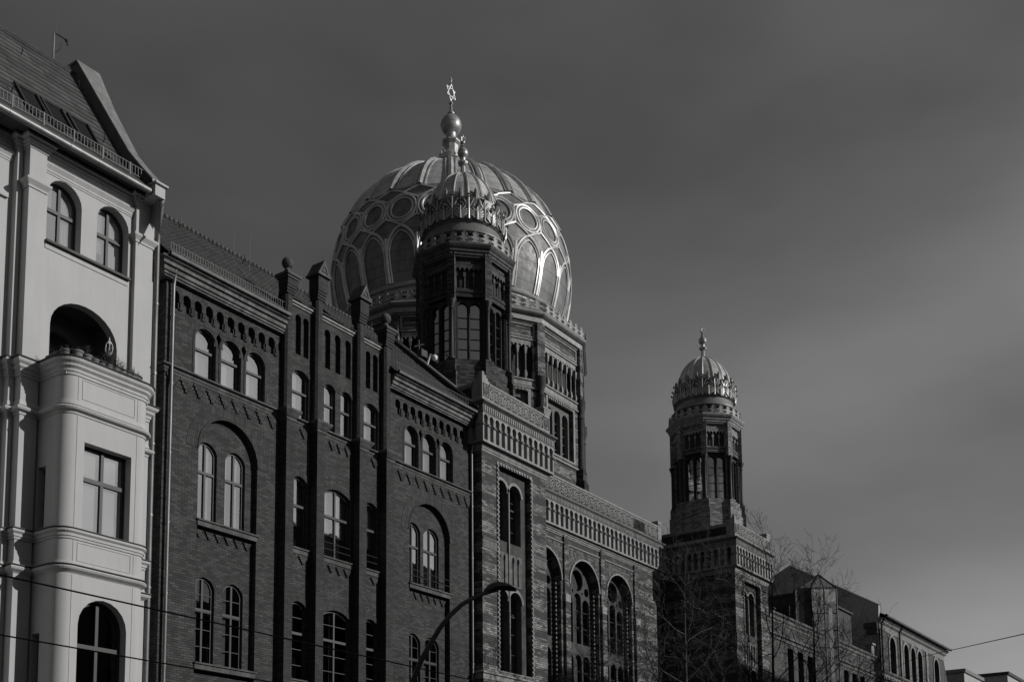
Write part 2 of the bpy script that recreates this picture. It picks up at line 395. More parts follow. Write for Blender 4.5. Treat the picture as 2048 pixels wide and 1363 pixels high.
def arch(u0, u1, v0, v1, k='round', n=10, rise=None):
    """opening outline, v1 = top of the arch"""
    w = u1 - u0; c = (u0 + u1) / 2
    if k == 'flat': return [(u0, v0), (u1, v0), (u1, v1), (u0, v1)]
    if k == 'round':
        r = w / 2; sp = v1 - r
        return [(u0, v0), (u1, v0)] + [(c + r * cos(a), sp + r * sin(a)) for a in (pi * i / n for i in range(n + 1))]
    if k == 'seg':
        h = rise or w * .3; r = (w * w / 4 + h * h) / (2 * h); cy = v1 - r; t = math.asin(w / 2 / r)
        return [(u0, v0), (u1, v0)] + [(c + r * sin(t - 2 * t * i / n), cy + r * cos(t - 2 * t * i / n)) for i in range(n + 1)]
    if k == 'shoe':    # horseshoe, slightly pinched below
        r = w / 2; sp = v1 - r; x = w * .10
        return [(u0 + x, v0), (u1 - x, v0), (u1 - x, sp - r * .6)] + [(c + r * cos(a), sp + r * sin(a)) for a in (-.45 + (pi + .9) * i / n for i in range(n + 1))] + [(u0 + x, sp - r * .6)]
def inset(poly, d):
    xs = [p[0] for p in poly]; ys = [p[1] for p in poly]
    x0, x1, y0, y1 = min(xs), max(xs), min(ys), max(ys)
    cx, cy = (x0 + x1) / 2, (y0 + y1) / 2
    return [(cx + (x - cx) * (1 - 2 * d / (x1 - x0)), cy + (y - cy) * (1 - 2 * d / (y1 - y0))) for x, y in poly]
def circ(u, v, r, n=16, sx=1.0): return [(u + r * sx * cos(2 * pi * i / n), v + r * sin(2 * pi * i / n)) for i in range(n)]

def window(parent, fr, poly, w, mull=1, trans=(0.62,), fw=0.07, mat='wood_dark', glass='glass', cover=None, bars=0, name='window', cmat='curtain', thin=False):
    """frame with its mullions, one pane behind it, curtain behind the pane"""
    xs = [p[0] for p in poly]; ys = [p[1] for p in poly]; x0, x1, y0, y1 = min(xs), max(xs), min(ys), max(ys)
    b = MB(); inn = inset(poly, fw)
    b.ring(fr, poly, inn, w - .07, w)
    mw = fw * (.35 if thin else .55)
    def yt(x):  # top of the inner outline at x
        best = y1
        up_ = [p for p in inn if p[1] > (y0 + y1) / 2]
        for i in range(len(inn)):
            a, c = inn[i], inn[(i + 1) % len(inn)]
            if a[1] > y0 + .3 * (y1 - y0) and c[1] > y0 + .3 * (y1 - y0) and min(a[0], c[0]) <= x <= max(a[0], c[0]) and abs(a[0] - c[0]) > 1e-6:
                best = a[1] + (c[1] - a[1]) * (x - a[0]) / (c[0] - a[0])
        return best
    for i in range(mull):
        x = x0 + (x1 - x0) * (i + 1) / (mull + 1); b.fbox(fr, x - mw, x + mw, w - .055, w + .012, y0 + fw * .8, yt(x) + .004)
    for i, t_ in enumerate(trans):
        y = y0 + (y1 - y0) * t_; hw = mw * (1.25 if i == 0 else .5)
        b.fbox(fr, x0 + fw * .8, x1 - fw * .8, w - .05, w + .02, y - hw, y + hw)
    for i in range(bars):
        y = y0 + (y1 - y0) * (i + 1) / (bars + 1); b.fbox(fr, x0 + fw * .8, x1 - fw * .8, w - .045, w - .004, y - .011, y + .011)
    win = b.build(name, mat, parent)
    g = MB(); g.wall(fr, inset(poly, fw * .6), (), w=w - .035, depth=.01); g.build('pane', glass, win)
    if cover:
        for (a0, a1, t0, t1, *cm_) in cover:
            cm2 = cm_[0] if cm_ else cmat; c = MB(); ux0, ux1 = x0 + (x1 - x0) * a0, x0 + (x1 - x0) * a1; n = max(2, int((ux1 - ux0) / .045))
            zt, zb = y0 + (y1 - y0) * t1 - .02, y0 + (y1 - y0) * t0
            vs = []
            for i in range(n + 1):
                uu = ux0 + (ux1 - ux0) * i / n; dw = (.015 * (-1) ** i if cm2 == 'curtain' else 0) - (.06 if cm_ else 0)
                vs += [fr.p(uu, w - .13 + dw, zb), fr.p(uu, w - .13 + dw, zt)]
            c.add(vs, [(2 * i, 2 * i + 2, 2 * i + 3, 2 * i + 1) for i in range(n)])
            c.build('curtain' if cm2 == 'curtain' else 'blind', cm2, win)  # plain grey backing sheets added to lighten panes also land here
    return win
FR = lambda y: F(0, y, 0)          # a facade facing the street at depth y
LF = lambda x: F(x, 0, -pi / 2)    # a side wall facing left; u = -y

# ------------------------------------------------------------------ ground
def flat(name, x0, x1, y0, y1, z, m):
    b = MB(); b.add([(x0, y0, z), (x1, y0, z), (x1, y1, z), (x0, y1, z)], [(0, 1, 2, 3)]); return tag(b.build(name, m), None, None, None, 'structure')
flat('ground', -600, 900, -600, 900, -0.02, 'earth')
flat('road', -80, 300, 5, 22, 0.0, 'asphalt')
for nm, y0, y1 in (('pavement', -2.5, 5), ('pavement', 22, 32.4)):
    b = MB(); b.box(-80, 300, y0, y1, -0.1, 0.13); tag(b.build(nm, 'paving'), None, None, None, 'structure')
b = MB()
for i in range(40): b.box(-70 + i * 9, -67 + i * 9, 13.4, 13.55, 0.001, 0.005)
tag(b.build('lane_marking', 'paint_white'), None, None, None, 'structure')

# ================================================================== plaster corner house on the left
A = thing('plaster_building', 'pale plastered house with a rounded bay and arched loggia, at the left edge', 'building', (18, 28.5, 0))
YW = 28.5; fr = FR(YW)
def rnd(x, y, r, a0, a1, n=8): return [(x + r * cos(radians(a0 + (a1 - a0) * i / n)), y + r * sin(radians(a0 + (a1 - a0) * i / n))) for i in range(n + 1)]
BX0, BX1, BY, BR = 18.2, 20.97, 27.14, 0.36
bay_path = [(BX0, 28.33)] + rnd(BX0 + BR, BY + BR, BR, 180, 270) + rnd(BX1 - BR, BY + BR, BR, 270, 360) + [(BX1, 28.33)]
# upper wall with the windows and the loggia
w3 = [arch(18.30, 19.41, 19.25, 21.23), arch(19.93, 21.03, 19.25, 21.24)]
log = [(18.53, 15.3), (20.74, 15.3), (20.74, 16.9)] + [(19.635 + 1.105 * cos(a), 16.9 + .92 * sin(a)) for a in (pi * i / 14 for i in range(1, 14))] + [(18.53, 16.9)]
b = MB(); b.wall(fr, [(18.15, 15.0), (21.16, 15.0), (21.16, 21.95), (18.15, 21.95)], w3 + [log], 0, 0.28)
b.wall(FR(YW + .0), [(18.15, 0), (18.2, 0), (18.2, 15.0), (18.15, 15.0)])
# the recessed field on the far left with the strip next to the pilaster
b.wall(FR(28.86), [(8, 0), (17.44, 0), (17.44, 21.95), (8, 21.95)])
b.box(17.44, 17.60, 28.63, 29.0, 0, 21.95)
b.box(21.40, 21.80, 28.5, 29.2, 0, 21.95)
b.box(8, 21.78, 28.87, 40, 21.9, 21.98); b.box(8, 8.2, 28.87, 40, 0, 21.9); b.box(8, 22.3, 39.8, 40, 0, 21.9)
b.box(21.78, 22.3, 28.95, 40, 0, 21.9)
b.build('wall', 'plaster', A)
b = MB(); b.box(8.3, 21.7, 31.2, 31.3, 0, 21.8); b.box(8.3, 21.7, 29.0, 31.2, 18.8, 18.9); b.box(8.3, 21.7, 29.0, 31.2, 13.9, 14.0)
b.build('interior_backing', 'room', A)  # near-black boards added behind the openings so rooms read dark
# loggia niche: shade put into a darker plaster tone, inner arch and parapet
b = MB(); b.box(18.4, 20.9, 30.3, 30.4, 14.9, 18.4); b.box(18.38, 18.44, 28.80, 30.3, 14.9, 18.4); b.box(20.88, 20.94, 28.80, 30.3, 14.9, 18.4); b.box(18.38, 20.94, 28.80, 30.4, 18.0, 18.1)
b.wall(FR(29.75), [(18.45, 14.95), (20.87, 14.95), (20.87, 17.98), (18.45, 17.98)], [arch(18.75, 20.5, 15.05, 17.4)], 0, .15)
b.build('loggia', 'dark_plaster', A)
# pilasters
for x0, x1, yy in ((17.62, 18.14, 28.33), (21.17, 21.79, 28.34)):
    b = MB(); b.box(x0, x1, yy, 28.90, 0, 21.80 if x0 < 20 else 21.82)
    p = b.build('pilaster', 'plaster', A)
    c = MB(); c.sweep([(x0, 28.6), (x0, yy), (x1, yy), (x1, 28.6)], [(0, 20.46), (.03, 20.46), (.03, 20.52), (.05, 20.55), (.12, 20.64), (.12, 20.70), (.09, 20.72), (0, 20.76)]); c.build('capital', 'plaster_trim', p)
# entablature lines, broken forward over the pilasters
ep = [(8, 28.86), (17.44, 28.86), (17.44, 28.63), (17.615, 28.63), (17.615, 28.33), (18.145, 28.33), (18.145, 28.5), (21.165, 28.5), (21.165, 28.34), (21.80, 28.34), (21.80, 28.9)]
b = MB(); b.sweep(ep, [(0, 21.60), (.03, 21.62), (.03, 21.68), (.07, 21.70), (.07, 21.75), (.12, 21.77), (.12, 21.83), (.2, 21.86), (.2, 21.93), (0, 21.93)])
b.nxt(); b.sweep([(18.16, 28.5), (21.15, 28.5)], [(0, 21.24), (.02, 21.24), (.02, 21.29), (.04, 21.30), (.04, 21.36), (.11, 21.47), (.11, 21.52), (0, 21.54)])
b.nxt(); b.sweep([(8, 28.86), (17.43, 28.86)], [(0, 21.24), (.02, 21.24), (.02, 21.29), (.04, 21.30), (.04, 21.36), (.11, 21.47), (.11, 21.52), (0, 21.54)])
b.build('cornice', 'plaster_trim', A)
# raised frame at the picture edge
b = MB(); P2 = [(8, 20.1), (17.25, 20.1), (17.25, 20.22), (16.62, 20.22), (16.62, 21.02), (8, 21.02), (8, 20.9), (16.50, 20.9), (16.50, 20.1)]
b.prism(FR(28.86), [(8, 20.9), (16.5, 20.9), (16.5, 20.12), (17.3, 20.12), (17.3, 20.26), (16.64, 20.26), (16.64, 21.04), (8, 21.04)], 0, .09); b.build('frame_moulding', 'plaster_trim', A)
# bay
b = MB(); bf = FR(BY)
bwin = [arch(18.82, 20.34, 10.80, 13.25, 'flat'), arch(18.80, 20.34, 5.2, 9.0)]
b.wall(bf, [(BX0 + BR, 0), (BX1 - BR, 0), (BX1 - BR, 15.05), (BX0 + BR, 15.05)], bwin, 0, .26)
b.sweep(rnd(BX0 + BR, BY + BR, BR, 180, 270), [(0, 0), (0, 15.05)], caps=False, smooth=True)
b.sweep(rnd(BX1 - BR, BY + BR, BR, 270, 360) + [(BX1, 28.6)], [(0, 0), (0, 15.05)], caps=False, smooth=True)
b.wall(LF(BX0), [(-28.55, 0), (-(BY + BR), 0), (-(BY + BR), 15.05), (-28.55, 15.05)], [arch(-28.28, -27.93, 10.87, 12.58, 'flat'), arch(-28.28, -27.93, 5.5, 8.0, 'flat')], 0, .2)
b.box(BX0 + .05, BX1 - .05, BY + .1, 28.55, 15.02, 15.12)
b.build('bay', 'plaster', A)
b = MB()
for u0, u1, v0, v1 in ((18.70, 20.42, 9.93, 10.45), (18.70, 20.42, 14.42, 14.98)):
    b.nxt(); b.ring(bf, [(u0, v0), (u1, v0), (u1, v1), (u0, v1)], [(u0 + .025, v0 + .025), (u1 - .025, v0 + .025), (u1 - .025, v1 - .025), (u0 + .025, v1 - .025)], 0, .015)
for u in (18.57, 20.50):
    for v0, v1 in ((14.35, 15.0), (10.75, 13.95), (9.9, 10.5), (3, 9.55)): b.nxt(); b.fbox(bf, u, u + .03, 0, .012, v0, v1)
b.build('panel_moulding', 'plaster_trim', A)
wp = [(8, 28.86), (17.44, 28.86), (17.44, 28.63), (17.615, 28.63), (17.615, 28.33)] + bay_path + [(21.80, 28.34), (21.80, 28.9)]
PT = [(0, 15.02), (.03, 15.02), (.03, 15.09), (.06, 15.11), (.06, 15.18), (.13, 15.24), (.13, 15.30), (.20, 15.36), (.22, 15.42), (.20, 15.46), (0, 15.50)]
b = MB(); b.sweep(wp, PT); b.build('bay_cornice', 'plaster_trim', A)
b = MB(); b.sweep(wp, [(0, 13.93), (.03, 13.95), (.03, 14.0), (.13, 14.04), (.16, 14.09), (.13, 14.14), (.04, 14.17), (.04, 14.20), (.015, 14.34), (0, 14.34)])
b.nxt(); b.sweep(wp, [(0, 10.50), (.03, 10.50), (.03, 10.56), (.06, 10.57), (.06, 10.64), (.12, 10.69), (.12, 10.75), (.04, 10.78), (0, 10.80)])
b.nxt(); b.sweep(wp, [(0, 9.57), (.03, 9.60), (.13, 9.66), (.16, 9.71), (.13, 9.76), (.04, 9.79), (.02, 9.90), (0, 9.90)])
b.build('string_moulding', 'plaster_trim', A)
b = MB(); b.fbox(fr, 18.26, 21.06, 0, .13, 19.18, 19.25); b.build('window_sill', 'iron', A)
b = MB(); b.fbox(fr, 18.28, 21.04, 0, .025, 19.02, 19.175); b.build('sill_band', 'plaster_trim', A)
for i, p in enumerate(w3):
    window(A, fr, p, -.28, 1, (.56,), .075, 'wood_dark', cover=[(.02, .45, .3, .95), (.5, .93, .02, .9)] if i else [(.05, .36, .5, .95), (.5, .92, .0, .85)])
window(A, bf, bwin[0], -.26, 1, (.62,), .085, 'wood_dark', 'glass', cover=[(.0, .42, .0, 1), (.55, .85, .0, 1)], cmat='blind')
window(A, bf, bwin[1], -.26, 1, (.66,), .085, 'wood_dark', 'glass_dark')
window(A, LF(BX0), arch(-28.28, -27.93, 10.87, 12.58, 'flat'), -.2, 0, (.6,), .05, 'wood_dark', 'glass_dark')
window(A, LF(BX0), arch(-28.28, -27.93, 5.5, 8.0, 'flat'), -.2, 0, (.6,), .05, 'wood_dark', 'glass_dark')
window(A, FR(30.25), arch(18.9, 20.2, 14.95, 17.0), 0, 1, (.6,), .08, 'wood_dark', 'glass_dark')
for z, d, nm in ((15.50, .235, 'ledge_cover'), (14.20, .05, 'ledge_cover'), (10.80, .135, 'ledge_cover'), (9.80, .165, 'ledge_cover')):
    b = MB(); b.sweep(wp, [(0, z - .004), (d, z - .05 if z > 15 else z - .045), (d + .012, z - .03), (d + .008, z - .012), (0, z + .03)]); b.build(nm, 'iron', A)
# balcony rail on the bay
rp = [(18.32, 28.3)] + rnd(BX0 + BR, BY + BR, BR - .14, 180, 270) + rnd(BX1 - BR, BY + BR, BR - .14, 270, 360) + [(20.85, 28.3)]
b = MB(); b.tube([(x, y, 15.78) for x, y in rp], .028, 6)
L = 0; acc = 0
for i in range(len(rp) - 1):
    (x0, y0), (x1, y1) = rp[i], rp[i + 1]; d = math.hypot(x1 - x0, y1 - y0); k = 0
    while acc + .62 * (L + 1 - L) <= acc + d and k + .62 - (L % .62) <= d:
        k += .62 - (L % .62); b.box(x0 + (x1 - x0) * k / d - .02, x0 + (x1 - x0) * k / d + .02, y0 + (y1 - y0) * k / d - .012, y0 + (y1 - y0) * k / d + .012, 15.46, 15.78); L += .62 - (L % .62) + 1e-6
        if L > 50: break
    L += max(0, d - k)
b.build('balcony_rail', 'iron', A)
# roof
def Zr(y): return 22.05 + (y - 27.85) * .92 if y < 29.2 else 23.29 + (y - 29.2) * 1.45
b = MB(); P3 = [27.95, 29.2, 32.15]
b.add([(8, y, Zr(y)) for y in P3] + [(21.45, y, Zr(y)) for y in P3], [(0, 3, 4, 1), (1, 4, 5, 2)])
b.add([(8, 32.15, Zr(32.15)), (21.45, 32.15, Zr(32.15)), (21.45, 36.5, 22), (8, 36.5, 22)], [(0, 1, 2, 3)])
b.add([(8, 27.95, 21.98), (21.45, 27.95, 21.98), (21.45, 27.95, Zr(27.95)), (8, 27.95, Zr(27.95)), (8, 28.6, 21.98), (21.45, 28.6, 21.98)], [(0, 1, 2, 3), (4, 5, 1, 0)])
ro = b.build('roof', 'tile_roof', A)
b = MB(); b.tube([(8, 32.15, Zr(32.15) + .02), (21.45, 32.15, Zr(32.15) + .02)], .09, 8); b.build('ridge', 'tile_roof', ro)
b = MB()   # verge wall capped with sheet metal
vp = [(27.80, 21.95), (27.80, 22.30), (29.15, 23.72), (32.0, 27.95), (32.45, 27.95), (32.45, 21.95)]
b.prism(LF(21.43), [(-y, z) for y, z in vp], -.22, 0); b.build('party_wall', 'dark_plaster', ro)
b = MB(); cp = [(27.70, 22.22, 21.22, 21.56), (28.5, 23.04, 21.33, 21.68), (29.13, 23.74, 21.40, 21.76), (30.6, 25.92, 21.40, 21.92), (32.0, 28.0, 21.40, 22.28), (32.48, 28.0, 21.40, 22.28)]
n = len(cp); vs = []
for y, z, xa, xb in cp: vs += [(xa, y, z + .05), (xb, y, z + .05), (xa, y, z - .03), (xb, y, z - .03), (xb, y, z - 1.6)]
b.add(vs, [f for i in range(n - 1) for f in ((5 * i, 5 * i + 1, 5 * i + 6, 5 * i + 5), (5 * i + 2, 5 * i, 5 * i + 5, 5 * i + 7), (5 * i + 1, 5 * i + 3, 5 * i + 8, 5 * i + 6), (5 * i + 3, 5 * i + 4, 5 * i + 9, 5 * i + 8))] + [(2, 3, 1, 0)])
b.build('coping', 'zinc_pale', ro)
b = MB(); b.box(21.30, 21.66, 27.66, 28.4, 21.78, 22.14); b.nxt(); b.box(21.26, 21.72, 27.58, 28.4, 22.14, 22.2); b.build('corner_block', 'plaster_trim', A)
b = MB(); b.tube([(8, 27.86, 21.93), (21.62, 27.86, 21.93)], .10, 12)
for i in range(14): b.tube([(9.2 + i * .93, 27.86, 21.93), (9.23 + i * .93, 27.86, 21.93)], .108, 12, cap=True)
b.build('gutter', 'zinc', A)
b = MB(); y0 = 28.22; z0 = Zr(28.22)
b.tube([(8, y0, z0 + .34), (21.3, y0, z0 + .34)], .012, 4); b.tube([(8, y0, z0 + .06), (21.3, y0, z0 + .06)], .012, 4)
for i in range(120): b.box(8.1 + i * .11, 8.115 + i * .11, y0 - .008, y0 + .008, z0 + .06, z0 + .34)
for i in range(14): b.box(8.3 + i * .96, 8.34 + i * .96, y0 - .02, y0 + .02, z0 - .05, z0 + .37)
b.build('snow_guard', 'rail', A)
def slope_box(b, x0, x1, ya, yb, h0, h1):
    vs = []
    for x in (x0, x1):
        for y in (ya, yb):
            for h in (h0, h1): vs.append((x, y - h * .82, Zr(y) + h * .57))
    b.add(vs, [(0, 1, 3, 2), (4, 6, 7, 5), (0, 4, 5, 1), (2, 3, 7, 6), (1, 5, 7, 3), (0, 2, 6, 4)])
for x0 in (18.0, 18.84, 19.74):
    b = MB()
    for a0, a1 in ((x0, x0 + .07), (x0 + .70, x0 + .76)): slope_box(b, a0, a1, 29.2, 29.98, -.02, .09); slope_box(b, a0, a1, 28.75, 29.19, -.02, .06)
    for a0, a1 in ((29.2, 29.23), (29.95, 29.98)): slope_box(b, x0 + .07, x0 + .70, a0, a1, -.02, .06)
    s = b.build('skylight', 'iron', ro)
    g = MB(); slope_box(g, x0 + .07, x0 + .70, 29.23, 29.95, .02, .04); g.build('pane', 'glass_dark', s)
for x, y in ((19.16, 31.53), (17.72, 29.56), (21.2, 31.6), (20.85, 29.66)):
    b = MB(); b.tube([(x, y, Zr(y)), (x, y - .1, Zr(y) + .12), (x, y - .05, Zr(y) + .24)], .018, 5); b.build('roof_hook', 'rail', ro)
# rainwater pipes
def pipe(pts, r, parent, every=2.2):
    b = MB(); b.tube(pts, r, 10)
    z = pts[-1][2] + 1
    while z < pts[-2][2] - .3:
        x, y = pts[-1][0], pts[-1][1]; b.tube([(x, y, z), (x, y, z + .07)], r * 1.22, 10, cap=True); z += every
    return b.build('downpipe', 'zinc', parent)
pipe([(21.62, 27.86, 21.9), (21.72, 27.9, 21.65), (21.9, 28.25, 21.2), (22.02, 28.42, 20.8), (22.02, 28.42, 0.2)], .075, A)
b = MB(); b.lathe(21.66, 27.86, [(.02, 21.6), (.09, 21.66), (.13, 21.8), (.13, 21.97)], 12); b.build('gutter_outlet', 'zinc', A)

tag(A, None, None)
# roof mast with small antenna
T = thing('roof_antenna', 'thin mast with a small hooked aerial on the tiled roof at far left', 'antenna', (20.95, 32.6, 27))
b = MB(); b.tube([(20.95, 32.6, 27.0), (20.95, 32.6, 28.95)], .03, 6); b.build('mast', 'zinc', T)
b = MB(); b.tube([(20.95, 32.6, 28.9), (21.02, 32.55, 28.95), (21.28, 32.45, 28.86), (21.33, 32.42, 28.68)], .028, 6, cap=True); b.ball(21.3, 32.44, 28.84, .06, 8); b.tube([(21.0, 32.6, 28.3), (21.12, 32.5, 28.45), (21.15, 32.5, 28.7)], .012, 5); b.build('aerial', 'iron', T)
b = MB(); b.tube([(21.0, 32.6, 28.95), (20.9, 32.3, 31.5)], .008, 4); b.build('wire', 'iron', T)

# flower pots on the balcony edge
pot_pts = [(18.36, 27.9, .15), (18.40, 27.5, .17), (18.62, 27.31, .17), (18.90, 27.28, .15), (19.15, 27.28, .13), (19.37, 27.28, .11), (19.60, 27.28, .13), (19.82, 27.28, .12), (20.03, 27.28, .11), (20.23, 27.28, .11), (20.42, 27.28, .10), (20.63, 27.34, .12)]
plab = ['clay pot at the inner left end of the balcony, on the bay side wall', 'wide clay pot with low dry tufts at the rounded left corner of the balcony', 'broad dark pot on the rounded left corner of the balcony below the loggia', 'clay pot with a dense dark tuft, first on the straight balcony front',
        'pale rounded pot right of the dense tuft on the balcony front', 'small pale pot left of the lantern on the balcony', 'pot with the tallest leafy bush, right under the lantern', 'pot with a dark spreading bush just right of the lantern', 'dark pot below the downpipe side of the loggia, with upright stalks',
        'small pale pot third from the right on the balcony', 'dark pot with thin upright sprigs second from the right', 'pale pot at the right rounded end of the balcony']
for i, (x, y, r) in enumerate(pot_pts):
    t_ = thing('flower_pot', plab[i], 'flower pot', (x, y, 15.5), 'flower pots along the balcony edge')
    b = MB(); h = r * 1.7; b.lathe(x, y, [(r * .62, 15.50), (r * .85, 15.50 + h * .8), (r * .98, 15.50 + h * .82), (r, 15.50 + h), (r * .85, 15.50 + h), (r * .8, 15.50 + h * .9), (.001, 15.50 + h * .88)], 14); b.build('pot', 'clay', t_)
    q = MB(); R_ = random.Random(i); hh = [.14, .2, .16, .34, .16, .2, .62, .5, .42, .22, .34, .2][i]; nn = [30, 60, 50, 120, 40, 50, 260, 260, 150, 60, 90, 60][i]
    for k in range(nn):
        a = R_.uniform(0, 2 * pi); rr = R_.uniform(0, r * (1.6 if hh > .4 else 1.0)); z = 15.5 + h * .9 + R_.uniform(0, hh) * (1 - .4 * rr / r / 1.6)
        px, py = x + rr * cos(a), y + rr * sin(a) * .8; s_ = R_.uniform(.015, .04); d = Vector((R_.gauss(0, 1), R_.gauss(0, 1), R_.gauss(.6, 1))).normalized(); e = d.orthogonal().normalized()
        p0 = Vector((px, py, z)); q.add([tuple(p0), tuple(p0 + d * s_ + e * s_ * .4), tuple(p0 + d * s_ * 2), tuple(p0 + d * s_ - e * s_ * .4)], [(0, 1, 2, 3)])
        if k % 6 == 0: q.tube([(x, y, 15.5 + h * .85), (px, py, z)], .005, 3)
    q.build('plant', 'leaf', t_)
T = thing('garden_lantern', 'small white cage lantern standing among the plants on the balcony', 'lantern', (19.72, 27.45, 15.5))
b = MB(); b.tube([(19.72, 27.45, 15.5), (19.72, 27.45, 16.12)], .015, 6); b.lathe(19.72, 27.45, [(.03, 16.05), (.05, 16.12), (.09, 16.2)], 8); b.lathe(19.72, 27.45, [(.1, 16.42), (.06, 16.5), (.02, 16.55), (.03, 16.58), (.002, 16.66)], 8)
for k in range(6): a = k * pi / 3; b.tube([(19.72 + .09 * cos(a), 27.45 + .09 * sin(a), 16.2), (19.72 + .11 * cos(a), 27.45 + .11 * sin(a), 16.32), (19.72 + .09 * cos(a), 27.45 + .09 * sin(a), 16.43)], .012, 4)
b.build('frame', 'ivory', T)

# ================================================================== dark brick house with the gabled centre
Bd = thing('brick_building', 'dark brick house with four tall piers topped by balls and small gables', 'building', (30, 28.7, 0))
MID = lambda t0=0: (.2, 1, t0, 1, 'pane_backing')  # grey sheet added behind the glass, standing in for its sky reflection
YB = 28.7; fr = FR(YB); BL, BRt = 22.62, 38.40
PX = [(27.47, 27.84), (28.95, 29.33), (31.14, 31.53), (32.62, 33.02)]      # four piers
# windows (u0,u1,v0,v1,kind)
W3 = [(23.78, 24.62), (24.85, 25.69), (25.92, 26.76), (34.06, 34.90), (35.17, 36.01), (36.27, 37.11)]
W3c = [(28.04, 28.86), (29.62, 30.20), (30.48, 31.06), (31.72, 32.54)]
holes = [arch(a, b_, 17.28, 18.94) for a, b_ in W3] + [arch(a, b_, 17.22, 19.06, 'seg', rise=.2) for a, b_ in W3c]
W2c = [(28.04, 28.86), (29.60, 31.06), (31.72, 32.56)]
holes += [arch(a, b_, 12.68, 15.24, 'seg', rise=.26) for a, b_ in W2c] + [arch(a, b_, 8.1, 10.84, 'seg', rise=.26) for a, b_ in W2c]
GA = [(24.02, 26.50), (34.36, 36.90)]     # great blind arches
ga = [arch(24.02, 26.50, 0.6, 16.20, n=16), arch(34.36, 36.90, 0.6, 16.06, n=16)]
blind = []
for a, b_ in ((28.16, 28.44), (28.54, 28.82), (29.62, 29.92), (30.15, 30.45), (30.70, 31.0), (31.82, 32.08), (32.22, 32.50)): blind.append(arch(a, b_, 19.62, 21.08))
NI = []
for x0, n, st in ((22.75, 11, .453), (33.44, 11, .453)):
    H = []
    for i in range(n):
        c = x0 + .226 + i * st; r = .15
        H.append([(c - .03, 19.18), (c + .10, 19.18), (c + .10, 19.40), (c + .15, 19.42), (c + .15, 19.56)] + [(c + r * cos(a), 19.62 + r * sin(a)) for a in (-.2 + (pi + .4) * k / 10 for k in range(11))] + [(c - .14, 19.44), (c - .03, 19.38)])
    NI.append(H)
b = MB()
b.wall(fr, [(BL, 0), (27.86, 0), (27.86, 20.0), (BL, 20.0)], holes[:3] + [ga[0]] + NI[0], 0, .24)
b.wall(fr, [(32.60, 0), (BRt, 0), (BRt, 20.0), (32.60, 20.0)], holes[3:6] + [ga[1]] + NI[1], 0, .24)
for x0 in (22.7, 33.1): b.wall(FR(YB + .235), [(x0, 19.1), (x0 + 5, 19.1), (x0 + 5, 19.95), (x0, 19.95)])
fc = fr
cen = holes[6:]
b.wall(FR(YB + .004), [(27.86, 0), (32.60, 0), (32.60, 21.42), (27.86, 21.42)], cen + blind, 0, .2)
for p in blind: b.wall(FR(YB + .18), p)
for (a, b_), x0, top in ((GA[0], 0, 16.20), (GA[1], 0, 16.06)):
    hs = [(a + .07, a + .93), (a + 1.27, a + 2.13)] if a < 30 else [(a + .04, a + .92), (a + 1.10, a + 2.08)]
    for v0, v1 in ((12.72, 15.32 if a < 30 else 15.18), (8.15, 10.93 if a < 30 else 10.76)):
        for c0, c1 in hs: pass
    H = [arch(c0, c1, v0, v1, 'seg', rise=.32) for v0, v1 in ((12.70, top - .88), (8.15, top - 5.28)) for c0, c1 in hs]
    b.wall(FR(YB + .20), arch(a - .06, b_ + .06, 0.6, top + .05, n=16), H, 0, .22)
    for i, h in enumerate(H):
        up_ = i < 2
        window(Bd, FR(YB + .20), h, -.09, 1, (.62,), .065, 'wood_dark', 'glass' if up_ else 'glass_dark', cover=[(.02, .26, 0, 1), (.52, .78, 0, 1), MID()] if up_ else [(.05, .4, 0, 1)], bars=0 if up_ else 4, cmat='curtain' if up_ else 'blind')
b.box(BL, BL + .3, YB + .02, 33.1, 0, 20.0); b.box(BRt - .3, BRt, YB + .02, 37.5, 0, 20.0); b.box(BL, BRt, 37.3, 37.5, 0, 20.0)
b.box(27.4, 27.86, YB + .25, 29.6, 19.9, 21.4); b.box(32.6, 33.0, YB + .25, 29.6, 19.9, 21.4)
b.build('wall', 'brick_dark', Bd)
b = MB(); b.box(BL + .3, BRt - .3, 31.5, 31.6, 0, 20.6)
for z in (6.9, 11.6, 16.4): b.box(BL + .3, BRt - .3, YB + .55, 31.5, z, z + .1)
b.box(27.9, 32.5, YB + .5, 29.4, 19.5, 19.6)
b.build('interior_backing', 'room', Bd)
b = MB()
for z0 in (16.55, 11.75):
    for x in (23.5, 24.74, 25.82, 27.6, 29.2, 31.3, 32.75, 33.9, 35.03, 36.13, 37.6): b.box(x - .03, x + .03, YB + .46, YB + .9, z0, z0 + 3)
b.build('room_partition', 'room_pale', Bd)
cv = [[(.0, .42, 0, .62), MID()], [(.02, .55, 0, .55), MID()], [(.02, .45, 0, .58), MID()], [(.0, .5, 0, .6), MID()], [(.02, .52, 0, .58), MID()], [(.02, .5, 0, .6), MID()]]
for i, (a, b_) in enumerate(W3): window(Bd, fr, holes[i], -.13, 0, (.58,), .06, 'wood_dark', 'glass', cover=cv[i], cmat='curtain' if i == 0 else 'blind')
for i, (a, b_) in enumerate(W3c): window(Bd, FR(YB + .004), cen[i], -.11, 0 if i in (0, 3) else 0, (.58,), .055, 'wood_dark', 'glass', cover=[(.0, .5, 0, 1), MID()], cmat='blind')
